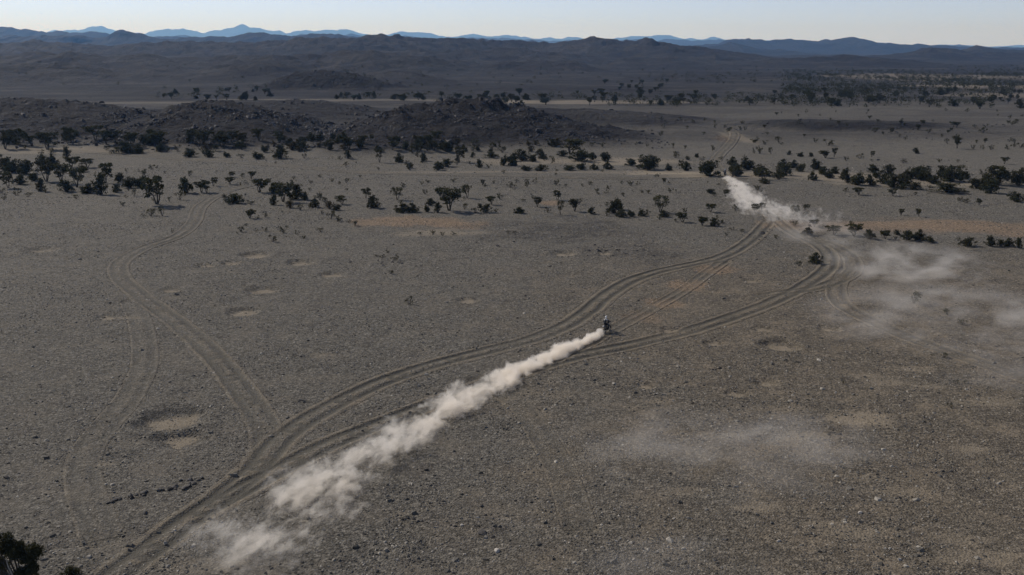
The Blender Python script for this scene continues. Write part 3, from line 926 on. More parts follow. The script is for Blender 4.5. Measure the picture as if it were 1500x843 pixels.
# px base x, base y, width, height, kind  (sizes in photo pixels; position from where the foot meets the ground)
T = []
def add(s, k=None):
    T.extend(s)
add([(10, 250, 28, 20, 'r'), (20, 254, 24, 18, 'r'), (38, 256, 22, 22, 'r'), (12, 275, 20, 20, 'u'), (30, 270, 18, 14, 'r'), (3, 282, 12, 10, 's'), (24, 286, 12, 10, 's'),
     (5, 292, 8, 8, 's'), (40, 288, 10, 6, 's'), (50, 265, 18, 12, 'r'), (63, 242, 16, 14, 'r'), (60, 228, 8, 8, 's'), (76, 244, 16, 18, 'r'), (68, 266, 30, 28, 'u'),
     (90, 268, 24, 26, 'u'), (60, 280, 14, 18, 'r'), (67, 282, 8, 8, 's'), (98, 281, 20, 18, 'r'), (113, 274, 26, 26, 'u'), (105, 246, 22, 14, 'u'), (128, 246, 24, 12, 'u'),
     (122, 252, 14, 10, 'r'), (129, 283, 22, 14, 'r'), (148, 285, 22, 30, 'r'), (155, 268, 22, 26, 'u'), (171, 282, 12, 14, 'r'), (175, 266, 14, 14, 'r'), (190, 275, 22, 17, 'r'),
     (205, 274, 18, 14, 'r'), (211, 257, 12, 9, 's'), (223, 248, 10, 6, 's'), (196, 288, 6, 10, 's'), (272, 283, 20, 24, 'r'), (262, 293, 14, 12, 's'),
     (238, 316, 12, 14, 's'), (220, 316, 14, 10, 's'), (210, 317, 8, 4, 's'), (295, 282, 22, 16, 'u'), (277, 258, 8, 8, 's'), (180, 302, 8, 6, 's'), (112, 291, 8, 6, 's'),
     (248, 296, 8, 7, 's'), (252, 340, 5, 6, 's'), (186, 290, 6, 4, 's'),
     (70, 220, 30, 22, 'u'), (98, 232, 12, 16, 'r'), (8, 219, 16, 18, 'u'), (24, 219, 14, 15, 'u'), (38, 219, 6, 5, 's'), (75, 224, 8, 6, 's'), (155, 221, 10, 6, 's'),
     (186, 224, 34, 16, 'r'), (205, 225, 14, 12, 'r'), (234, 222, 14, 12, 'r'), (245, 222, 10, 6, 's'), (260, 221, 10, 8, 's'), (278, 230, 24, 13, 'r'), (298, 226, 10, 8, 's')])
add([(303, 283, 14, 16, 'u'), (313, 273, 12, 12, 'u'), (337, 270, 14, 10, 'u'), (339, 260, 11, 8, 'u'), (354, 260, 7, 6, 's'), (360, 269, 6, 5, 's'), (344, 298, 26, 14, 'r'),
     (331, 297, 8, 12, 's'), (359, 287, 6, 4, 's'), (367, 300, 12, 6, 's'), (380, 282, 26, 18, 'u'), (400, 284, 16, 14, 'r'), (415, 296, 30, 28, 'u'), (433, 292, 24, 26, 'r'),
     (447, 294, 12, 14, 'r'), (401, 301, 14, 16, 'r'), (425, 306, 16, 15, 'p'), (440, 309, 10, 8, 's'), (461, 305, 16, 16, 'r'), (469, 294, 8, 12, 's'), (478, 299, 10, 10, 's'),
     (483, 307, 12, 13, 'p'), (493, 309, 14, 10, 'r'), (502, 300, 20, 12, 'u'), (546, 305, 20, 22, 'r'), (536, 291, 14, 14, 'u'), (582, 293, 20, 18, 'v'), (590, 311, 24, 16, 'r'),
     (366, 320, 14, 12, 'u'), (377, 321, 6, 6, 's'), (388, 319, 8, 8, 's'), (414, 312, 4, 3, 's'), (353, 339, 10, 8, 's'), (361, 331, 5, 4, 's'), (347, 342, 4, 3, 's'),
     (376, 339, 7, 5, 's'), (388, 339, 9, 6, 's'), (415, 340, 13, 9, 's'), (399, 354, 13, 9, 's'), (434, 343, 8, 6, 's'), (445, 349, 10, 5, 's'), (471, 339, 12, 6, 's'),
     (484, 321, 14, 12, 's'), (494, 325, 12, 8, 's'), (471, 314, 7, 5, 's'), (520, 331, 14, 8, 's'), (510, 327, 7, 5, 's'), (507, 269, 8, 7, 's'), (468, 260, 6, 4, 's'),
     (487, 267, 7, 5, 's'), (508, 280, 5, 4, 's'), (507, 243, 7, 6, 's'), (590, 274, 7, 6, 's'), (306, 231, 14, 12, 'r'), (332, 231, 12, 8, 'r'), (378, 233, 20, 10, 'r'),
     (410, 233, 22, 16, 'r'), (355, 232, 12, 6, 's'), (445, 233, 8, 12, 's'), (500, 235, 8, 6, 's'), (510, 233, 10, 14, 'r'), (556, 238, 14, 20, 'v'), (585, 238, 14, 14, 'r'), (597, 240, 8, 5, 's')])
add([(605, 311, 18, 14, 'r'), (631, 301, 14, 12, 'r'), (625, 311, 10, 12, 'r'), (641, 312, 14, 16, 'r'), (684, 290, 18, 20, 'v'), (623, 285, 9, 7, 's'), (645, 288, 10, 14, 's'),
     (680, 307, 8, 9, 's'), (698, 313, 12, 8, 's'), (720, 300, 14, 12, 'u'), (712, 312, 16, 14, 'r'), (726, 312, 7, 6, 's'), (703, 305, 8, 8, 'r'), (733, 292, 10, 9, 's'),
     (760, 313, 16, 10, 'r'), (765, 296, 8, 5, 's'), (779, 286, 4, 3, 's'), (787, 303, 16, 14, 'u'), (817, 293, 14, 14, 'u'), (803, 312, 10, 9, 's'), (821, 314, 12, 20, 'v'),
     (842, 309, 14, 18, 'u'), (848, 299, 10, 9, 's'), (866, 313, 12, 12, 'r'), (888, 316, 10, 8, 's'), (899, 312, 22, 22, 'r'), (627, 268, 8, 4, 's'), (664, 267, 9, 5, 's'),
     (707, 272, 9, 8, 'u'), (748, 276, 12, 8, 's'), (772, 275, 8, 8, 's'), (784, 270, 8, 8, 's'), (815, 272, 9, 8, 's'), (828, 274, 5, 4, 's'), (863, 271, 9, 5, 's'),
     (875, 283, 10, 8, 's'), (887, 283, 8, 5, 's'), (892, 277, 8, 5, 's'), (614, 344, 7, 4, 's'), (635, 343, 8, 5, 's'), (648, 346, 7, 6, 's'), (664, 345, 8, 5, 's'),
     (743, 343, 8, 4, 's'), (755, 344, 8, 5, 's'), (654, 244, 22, 12, 'r'), (672, 238, 20, 22, 'u'), (655, 223, 22, 16, 'r'), (621, 236, 14, 12, 'r'), (692, 231, 10, 8, 'r'),
     (702, 246, 12, 14, 'r'), (716, 246, 9, 5, 's'), (738, 243, 12, 16, 'r'), (720, 231, 20, 10, 'r'), (750, 243, 14, 10, 'r'), (752, 236, 20, 12, 'r'), (765, 235, 22, 18, 'r'),
     (781, 237, 16, 12, 'r'), (770, 250, 20, 8, 'r'), (792, 250, 22, 10, 'r'), (793, 232, 20, 14, 'r'), (808, 239, 10, 10, 's'), (824, 229, 16, 10, 'r'), (850, 236, 32, 17, 'r'),
     (833, 249, 24, 8, 'r'), (852, 248, 20, 10, 'r'), (868, 234, 12, 12, 'r'), (870, 248, 14, 10, 'r'), (886, 236, 14, 16, 'r'), (890, 247, 16, 12, 'r'), (866, 215, 8, 6, 's'), (882, 215, 8, 6, 's')])
add([(905, 307, 16, 18, 'r'), (910, 318, 16, 12, 'r'), (924, 317, 14, 10, 'r'), (940, 316, 14, 11, 'r'), (950, 315, 8, 9, 's'), (972, 317, 16, 10, 'r'),
     (966, 321, 8, 5, 's'), (1002, 311, 9, 6, 's'), (1000, 325, 20, 14, 'u'), (990, 325, 8, 5, 's'), (1029, 330, 16, 12, 'u'), (1046, 331, 14, 16, 'r'), (1055, 327, 9, 6, 's'),
     (1060, 327, 7, 5, 's'), (1073, 337, 8, 5, 's'), (1064, 345, 7, 5, 's'), (1085, 339, 10, 4, 's'), (1041, 310, 18, 12, 'u'), (1077, 308, 8, 8, 's'), (1106, 311, 18, 12, 'u'),
     (1116, 310, 12, 13, 'u'), (1063, 287, 11, 9, 'u'), (1041, 283, 14, 8, 'r'), (924, 272, 10, 7, 's'), (933, 271, 8, 5, 's'), (972, 270, 8, 8, 'u'), (981, 282, 9, 7, 's'),
     (950, 283, 9, 6, 's'), (939, 282, 7, 4, 's'), (1053, 272, 6, 3, 's'), (950, 248, 36, 24, 'r'), (924, 242, 18, 12, 'r'), (980, 250, 12, 10, 'r'), (1005, 250, 14, 14, 'r'),
     (1028, 235, 8, 6, 's'), (1055, 234, 7, 5, 's'), (1078, 258, 18, 16, 'r'), (1072, 242, 14, 13, 'r'), (1095, 248, 24, 18, 'r'), (1115, 258, 30, 16, 'r'), (1140, 262, 16, 14, 'r'),
     (1162, 246, 12, 12, 'r'), (1150, 258, 24, 16, 'r'), (1172, 252, 14, 10, 'r'), (1120, 270, 16, 8, 'r'), (1190, 265, 14, 14, 'r'), (931, 213, 6, 5, 's'), (986, 217, 7, 8, 's'),
     (1043, 220, 8, 7, 's'), (1003, 218, 8, 6, 's'), (1104, 210, 9, 5, 's'), (1120, 213, 8, 6, 's'), (1129, 225, 8, 9, 's'), (1113, 225, 9, 10, 's'), (1144, 213, 6, 4, 's'),
     (1105, 225, 6, 8, 's'), (1156, 227, 8, 7, 'r'), (1173, 230, 12, 7, 'r'), (1188, 230, 7, 7, 'r'), (948, 216, 5, 5, 's'), (1110, 279, 10, 7, 's'), (1115, 285, 7, 6, 's'),
     (1162, 315, 18, 13, 'u'), (1180, 307, 12, 8, 'u'), (1180, 316, 8, 6, 's'), (1164, 331, 12, 8, 's'), (1183, 345, 17, 14, 'r'), (1193, 333, 16, 10, 'u'), (1205, 336, 12, 6, 's'), (1138, 350, 8, 6, 's')])
add([(1171, 389, 8, 8, 's'), (1222, 345, 22, 13, 'u'), (1251, 347, 28, 16, 'u'), (1273, 351, 16, 15, 'r'), (1297, 351, 18, 12, 'u'), (1314, 345, 9, 8, 'r'), (1330, 353, 20, 15, 'r'),
     (1346, 353, 14, 16, 'r'), (1362, 356, 20, 8, 'r'), (1312, 352, 6, 5, 's'), (1417, 362, 20, 13, 'r'), (1403, 354, 7, 5, 's'), (1450, 362, 16, 16, 'r'), (1465, 362, 12, 10, 'r'),
     (1476, 362, 14, 12, 'r'), (1492, 364, 12, 14, 'r'), (1510, 366, 16, 14, 'r'), (1248, 331, 8, 6, 's'), (1320, 316, 9, 9, 'u'), (1346, 318, 9, 11, 'u'), (1434, 301, 9, 9, 'u'),
     (1258, 285, 15, 10, 'u'), (1308, 287, 13, 10, 'u'), (1239, 281, 7, 6, 's'), (1340, 286, 6, 5, 's'), (1416, 298, 10, 7, 's'), (1406, 295, 8, 6, 's'), (1488, 295, 20, 14, 'r'),
     (1207, 257, 14, 12, 'r'), (1215, 262, 20, 10, 'r'), (1222, 255, 14, 10, 'r'), (1235, 264, 14, 8, 'r'), (1255, 272, 26, 18, 'r'), (1275, 272, 20, 10, 'r'), (1283, 262, 14, 10, 'r'),
     (1307, 275, 26, 20, 'r'), (1322, 278, 14, 8, 'r'), (1340, 278, 24, 10, 'r'), (1345, 262, 34, 20, 'r'), (1367, 270, 20, 14, 'r'), (1390, 266, 28, 22, 'r'), (1410, 262, 22, 12, 'r'),
     (1388, 282, 44, 14, 'r'), (1432, 276, 24, 16, 'r'), (1450, 283, 26, 18, 'r'), (1462, 272, 32, 24, 'u'), (1492, 272, 22, 24, 'r'), (1439, 257, 9, 7, 's'), (1213, 214, 16, 8, 's'),
     (1209, 232, 14, 10, 'u'), (1222, 231, 8, 13, 'u'), (1240, 236, 8, 6, 's'), (1260, 232, 12, 7, 's'), (1277, 230, 8, 8, 'u'), (1278, 237, 5, 4, 's'), (1323, 239, 8, 6, 's'),
     (1342, 225, 12, 8, 'r'), (1376, 238, 7, 5, 's'), (1402, 238, 5, 4, 's'), (1471, 241, 11, 9, 'u'), (1402, 218, 10, 14, 'u'), (1426, 219, 7, 6, 's'), (1440, 219, 6, 6, 's'),
     (1451, 219, 7, 6, 's'), (1477, 219, 9, 6, 's'), (1485, 216, 7, 6, 's'), (1495, 217, 9, 6, 's'), (1388, 461, 11, 8, 's'), (1411, 475, 14, 8, 's'), (1382, 522, 11, 7, 's'),
     (1366, 520, 6, 4, 's'), (1393, 598, 9, 8, 's'), (1402, 561, 9, 6, 's'), (1237, 562, 6, 5, 's'), (1413, 562, 8, 5, 's'),
     (560, 377, 10, 6, 's'), (577, 380, 13, 8, 's'), (553, 376, 7, 4, 's'), (572, 400, 11, 6, 's'), (568, 370, 6, 4, 's')])

SPECIAL = [
    (230, 300, 40, 37, 'u', 'largest flat-topped acacia by the pale curving track, tall shadow at its right foot'),
    (658, 309, 40, 34, 'u', 'wide umbrella acacia with layered crown above the tan gravel strip'),
    (835, 226, 38, 22, 'u', 'broad pale-green umbrella tree rising over the wadi bushes'),
    (968, 311, 26, 24, 'v', 'thin umbrella acacia with bare pale stems and small flat crown'),
    (1037, 258, 34, 26, 'r', 'big round grey-green bush beside the gap where the far rider passes'),
    (1195, 385, 19, 16, 'r', 'lone dark bush on the inside of the track bend'),
    (600, 446, 13, 13, 's', 'small dark tuft of shrub alone on the bare gravel plain'),
    (1338, 445, 16, 17, 's', 'bare thin shrub standing in thin dust right of the bend'),
    (368, 262, 12, 10, 'u', 'tiny flat-topped acacia at the end of the pale curving track'),
]

def belt(n, px0, px1, py0, py1, kinds, seed, hm=(2.0, 4.5), slope=0.0):
    rng = np.random.default_rng(seed)
    x = rng.uniform(px0, px1, n); y = py0 + (py1 - py0) * rng.random(n) + (x - px0) * slope
    ks = rng.choice(list(kinds), n)
    return [(a, b, None, h, k) for a, b, h, k in zip(x, y, rng.uniform(*hm, n), ks)]
# dark trees at the foot of the rocky hills
FOOT = belt(34, 0, 330, 204, 216, 'uur', 31, (3, 5.5)) + belt(56, 300, 640, 205, 224, 'rup', 32, (2.0, 4.2)) + belt(26, 600, 830, 210, 226, 'rrsp', 33, (1.5, 3.2)) + belt(42, 1070, 1500, 240, 262, 'rrs', 34, (1.6, 3.6), .045) + belt(22, 600, 1030, 228, 250, 'rs', 35, (1.4, 2.8))
# belts of the far valley
VALLEY = belt(20, 230, 400, 132, 149, 'ru', 41, (3, 5)) + belt(34, 480, 780, 142, 149, 'ru', 42, (3, 5)) + belt(40, 740, 1210, 138, 157, 'ruu', 43, (3, 5.5)) + belt(48, 1180, 1500, 132, 160, 'ruu', 44, (3, 5.5)) + belt(12, 800, 1010, 122, 135, 'u', 45, (3, 5)) + belt(20, 960, 1100, 176, 200, 's', 46, (1.2, 2)) + belt(60, 1100, 1500, 162, 212, 'ssu', 47, (1.0, 2.6)) + belt(34, 640, 1100, 236, 292, 's', 48, (.6, 1.1)) + belt(24, 180, 620, 236, 300, 's', 49, (.6, 1.1))

def zone(px, py):
    if py < 162: return 'valley' if px < 400 else ('strip' if px < 900 else ('beyond' if px < 1180 else 'plain'))
    if py < 206: return 'slope'
    if px < 640 and py < 226: return 'foot'
    if px < 216 and py < 300: return 'thicket'
    if px > 1045 and 240 < py < 283 and px > 1200 or (1045 < px <= 1200 and 236 < py < 272): return 'wadi'
    if 600 < px < 1045 and py < 252: return 'belt'
    if px < 600 and py < 246: return 'belt'
    if px > 1130 and 300 < py < 370: return 'row'
    if px > 1090 and py < 245: return 'terrace'
    if px > 1200 and py < 300: return 'terrace'
    if py < 295 and 600 < px: return 'scatter'
    if px < 620 and py > 315: return 'hollow'
    if py > 335: return 'open'
    return 'line'
WHERE = {
    'valley': ('in the far valley left of the black domed hill', 'far valley left of the black hill'),
    'strip': ('along the pale sand strip behind the rocky hill', 'pale sand strip'),
    'beyond': ('in the far tree belt beyond the grey slope', 'far tree belt'),
    'plain': ('on the far wooded plain below the serrated blue range', 'far wooded plain'),
    'slope': ('on the grey slope beyond the wadi', 'grey slope beyond the wadi'),
    'foot': ('at the foot of the dark rocky hills', 'foot of the rocky hills'),
    'thicket': ('in the dense thicket near the big flat-topped acacia', 'dense thicket'),
    'wadi': ('in the dark wadi growth right of the far rider', 'wadi growth'),
    'belt': ('in the sandy wadi belt below the rocky hill', 'sandy wadi belt'),
    'row': ('in the short row beyond the dusty track bend', 'row beyond the bend'),
    'terrace': ('on the bare gravel terrace beside the wadi growth', 'gravel terrace'),
    'scatter': ('scattered on open gravel between the tree line and wadi', 'gravel between tree line and wadi'),
    'hollow': ('around the pale hollows below the tree line', 'pale hollows'),
    'open': ('alone on open gravel away from the trees', 'open gravel'),
    'line': ('in the tree line across the gravel plain', 'tree line on the plain'),
}
LOOK = {'u': 'dark flat-topped acacia', 'v': 'sparse thin-crowned acacia', 'r': 'dark rounded bush', 'p': 'pale dry rounded bush', 's': 'low spiky thorn shrub'}
PLURAL = {'u': 'flat-topped acacias', 'v': 'sparse acacias', 'r': 'rounded bushes', 'p': 'dry bushes', 's': 'thorn shrubs'}

def plant(x, y, z, kind, sx, sz, label, group, parts=True):
    nm, cat = NAME[kind]
    tr, cr, dim = random.choice(KIND[kind])
    e = bpy.data.objects.new(nm, None)
    C.objects.link(e)
    e.empty_display_size = .2
    e.location = (x, y, z); e.rotation_euler = (0, 0, random.uniform(0, 6.283))
    e.scale = (sx / dim[0], sx / dim[0], sz / dim[1])
    tag(e, label, cat, group)
    link('trunk', tr, e); link('crown', cr, e)
    return e

SIZES = {'u': (2.4, 4.2), 'v': (2.4, 4.2), 'r': (1.9, 3.2), 'p': (1.5, 3.0), 's': (.75, 1.5)}
def build_plants():
    rows = [(t, None) for t in T] + [((a, b, w, h, k), lab) for (a, b, w, h, k, lab) in SPECIAL] + [(t, None) for t in FOOT + VALLEY]
    px = np.array([r[0][0] for r in rows]); py = np.array([r[0][1] for r in rows])
    x, y = hit(px, py)
    z = zat(x, y)
    for i, (t, lab) in enumerate(rows):
        d = math.sqrt(x[i] ** 2 + y[i] ** 2 + (z[i] - CAM_H) ** 2)
        k = t[4]
        if t[2] is None:
            sz = t[3]; sx = sz * random.uniform(.95, 1.5)
        else:
            m = d / FPX
            sx = t[2] * m * 1.1; sz = t[3] * m * 1.04
        g = None
        if lab is None:
            wh, gr = WHERE[zone(t[0], t[1])]
            lo, hi = SIZES[k]
            sw = 'small ' if sz < lo else ('large ' if sz > hi else '')
            lab = sw + LOOK[k] + ' ' + wh
            g = sw + PLURAL[k] + ', ' + gr
        plant(float(x[i]), float(y[i]), float(z[i]) - .04, k, sx, sz, lab, g)
build_plants()

# the near tree at the edge of the frame: dense black-green crown, pale broken limb
def near_tree():
    rng = np.random.default_rng(77)
    x, y = flat(30, 872)
    x, y = float(x), float(y)
    z = float(zat(x, y)[0])
    e = bpy.data.objects.new('acacia_tree', None); C.objects.link(e)
    e.location = (x, y, z - .05)
    tag(e, 'near dark acacia with dense black-green clumps and a pale bare limb', 'tree')
    tv, tf, cc, cr, cn = [], [], [], [], []
    ends = [(-1.7, .2, 3.4), (-1.1, -.3, 3.9), (-.5, .3, 3.7), (.1, 0, 3.2), (.5, .2, 2.7), (1.15, 0, 3.4), (1.2, .1, 2.9), (.9, -.2, 2.2), (.5, -.3, 1.5), (-.2, .2, 2.9),
            (-1.5, -.6, 2.9), (-2.2, 0, 2.6), (.6, .4, 1.0), (-2.4, .3, 1.6), (1.0, -.3, .8), (-.9, .5, 3.2), (.2, -.3, .6)]
    for (a, b, c) in ends:
        en = Vector((a, b, c)); p0 = Vector((.25 + rng.normal(0, .08), rng.normal(0, .08), -.1))
        mid = p0.lerp(en, .5) + Vector((rng.normal(0, .12), rng.normal(0, .12), .1))
        tube(tv, tf, [p0, p0.lerp(mid, .5), mid, en], [.11, .09, .06, .02], 6)
        for _ in range(3):
            q = en + Vector(rng.normal(0, .22, 3))
            cc.append(np.array(q)); cr.append(rng.uniform(.30, .50)); cn.append(420)
    link('trunk', mesh_np('trunk', np.array(tv), np.array(tf), M_BARK, True), e)
    lv, lf = leaves(cc, cr, cn, .085, rng, .85)
    link('crown', mesh_np('crown', lv, lf, M_LEAF2), e)
    bv, bf = [], []
    tube(bv, bf, [(.1, -.25, .6), (-.05, -.4, 1.5), (-.25, -.55, 2.4), (-.3, -.6, 2.9)], [.07, .06, .04, .015], 6)
    o = link('dead_limb', mesh_np('dead_limb', np.array(bv), np.array(bf), simple_mat('dead_wood', (.33, .29, .24), .9, .1, .2, 8), True), e)
    o['label'] = 'pale bare broken limb'
    for (px, py, w, h, lab) in [(104, 848, 26, 16, 'small green-brown bush at the frame edge beside the near dark acacia'), (4, 842, 22, 26, 'ragged dark bush half behind the near dark acacia')]:
        x, y = flat(px, py); x, y = float(x), float(y)
        m = math.sqrt(x * x + y * y + CAM_H ** 2) / FPX
        plant(x, y, float(zat(x, y)[0]), 'r', w * m * 1.1, h * m * 1.1, lab, None)
near_tree()

# far woodland too dense to count
def far_woodland():
    rng = np.random.default_rng(55)
    reg = [(2600, 1150, 1500, 104, 140), (230, 960, 1500, 100, 122), (900, 1220, 1460, 116, 154), (260, 900, 1200, 141, 157), (260, 1180, 1480, 140, 159), (120, 500, 900, 141, 148), (260, 1380, 1500, 98, 118), (120, 0, 700, 84, 128), (140, 600, 1150, 92, 130), (70, 230, 420, 128, 148)]
    px = np.concatenate([rng.uniform(a, b, n) for n, a, b, c, d in reg]); py = np.concatenate([rng.uniform(c, d, n) for n, a, b, c, d in reg])
    x, y = hit(px, py)
    ok = (y < 3200) & (rng.random(len(x)) < sstep(-.25, .25, fbm(x / 60, y / 140, 3, 88)) * .75 + .25)
    x, y = x[ok], y[ok]
    x = x + rng.normal(0, 3, len(x)); y = y + rng.normal(0, 6, len(x))
    z = zat(x, y)
    V, F, off = [], [], 0
    for i in range(len(x)):
        h = rng.uniform(2.2, 5.2); w = h * rng.uniform(.5, .85)
        n = 30
        d = rng.normal(0, 1, (n, 3)); d /= np.linalg.norm(d, axis=1)[:, None]
        p = np.array([x[i], y[i], z[i] + h * .55]) + d * np.array([w, w, h * .42]) * (rng.random(n) ** .4)[:, None]
        u = rng.normal(0, 1, (n, 3)) * .32; v = rng.normal(0, 1, (n, 3)) * .32
        V.append(np.stack([p - u, p + v, p + u], 1).reshape(-1, 3)); F.append(np.arange(n * 3).reshape(-1, 3) + off); off += n * 3
    o = link('far_woodland', mesh_np('far_woodland', np.concatenate(V), np.concatenate(F), M_LEAF2))
    tag(o, 'mass of far dark desert trees along the distant valley', kind='stuff')
far_woodland()

# ------------------------------------------------------------------ rally motorcycles and their riders
M_BLACK = simple_mat('black_plastic', (.018, .018, .020), .45, .4)
M_RUBBER = simple_mat('tyre_rubber', (.020, .019, .018), .9, .15, .3, 60)
M_STEEL = simple_mat('dusty_steel', (.30, .29, .27), .4, .5, .2, 40, .8)
M_WHITE = simple_mat('white_plastic', (.72, .71, .68), .4, .4, .08, 10)
M_BLUE = simple_mat('dark_blue_plastic', (.03, .045, .09), .4, .4, .2, 20)
M_GLASS = simple_mat('smoked_visor', (.02, .02, .025), .12, .6)

def part(name, bm, mat, parent, smooth=True):
    me = bpy.data.meshes.new(name)
    bm.normal_update()
    bm.to_mesh(me); bm.free()
    if smooth:
        me.polygons.foreach_set('use_smooth', [True] * len(me.polygons))
    me.materials.append(mat)
    return link(name, me, parent)

def bm_tube(paths, sides=8):
    bm = bmesh.new()
    for path, radii in paths:
        v, f = [], []
        if not hasattr(radii, '__len__'): radii = [radii] * len(path)
        tube(v, f, path, radii, sides)
        vs = [bm.verts.new(q) for q in v]
        for q in f: bm.faces.new([vs[i] for i in q])
        n = len(path)
        bm.faces.new([vs[i] for i in range(sides)][::-1]); bm.faces.new([vs[(n - 1) * sides + i] for i in range(sides)])
    return bm

def bm_loft(sections, sides=12):
    """sections: (centre y, centre z, half width x, half height z, squareness)"""
    bm = bmesh.new(); rings = []
    for (cy, cz, hx, hz, e) in sections:
        ring = []
        for k in range(sides):
            a = k / sides * 2 * math.pi
            c, s = math.cos(a), math.sin(a)
            ring.append(bm.verts.new((hx * math.copysign(abs(c) ** e, c), cy, cz + hz * math.copysign(abs(s) ** e, s))))
        rings.append(ring)
    for a, b in zip(rings, rings[1:]):
        for k in range(sides):
            bm.faces.new((a[k], b[k], b[(k + 1) % sides], a[(k + 1) % sides]))
    bm.faces.new(rings[0]); bm.faces.new(rings[-1][::-1])
    bmesh.ops.recalc_face_normals(bm, faces=bm.faces)
    return bm

def bm_torus(y, z, R, r, n=36, m=10, knob=False, wide=1.0):
    bm = bmesh.new(); rings = []
    for i in range(n):
        a = i / n * 2 * math.pi
        rr = R + (.012 if knob and i % 2 else 0)
        ring = []
        for k in range(m):
            b = k / m * 2 * math.pi
            q = rr + r * math.cos(b)
            ring.append(bm.verts.new((r * wide * math.sin(b), y + q * math.cos(a), z + q * math.sin(a))))
        rings.append(ring)
    for i in range(n):
        a, b = rings[i], rings[(i + 1) % n]
        for k in range(m):
            bm.faces.new((a[k], a[(k + 1) % m], b[(k + 1) % m], b[k]))
    bmesh.ops.recalc_face_normals(bm, faces=bm.faces)
    return bm

def wheel(name, y, z, R, r, parent):
    sp = []
    for i in range(18):
        a = i / 18 * 2 * math.pi; s = .04 if i % 2 else -.04
        sp.append(([(s, y + .04 * math.cos(a + .4), z + .04 * math.sin(a + .4)), (0, y + (R - r) * math.cos(a), z + (R - r) * math.sin(a))], .004))
    sp.append(([(-.09, y, z), (.09, y, z)], .035))
    w = part(name, bm_tube(sp, 6), M_STEEL, parent)
    part('tyre', bm_torus(y, z, R - r, r, 40, 10, True), M_RUBBER, w)
    part('rim', bm_torus(y, z, R - r * 1.85, .018, 36, 8, False, 1.6), M_BLACK, w)
    part('brake_disc', bm_torus(y, z, .11, .018, 28, 6, False, .25), M_STEEL, w)
    return w

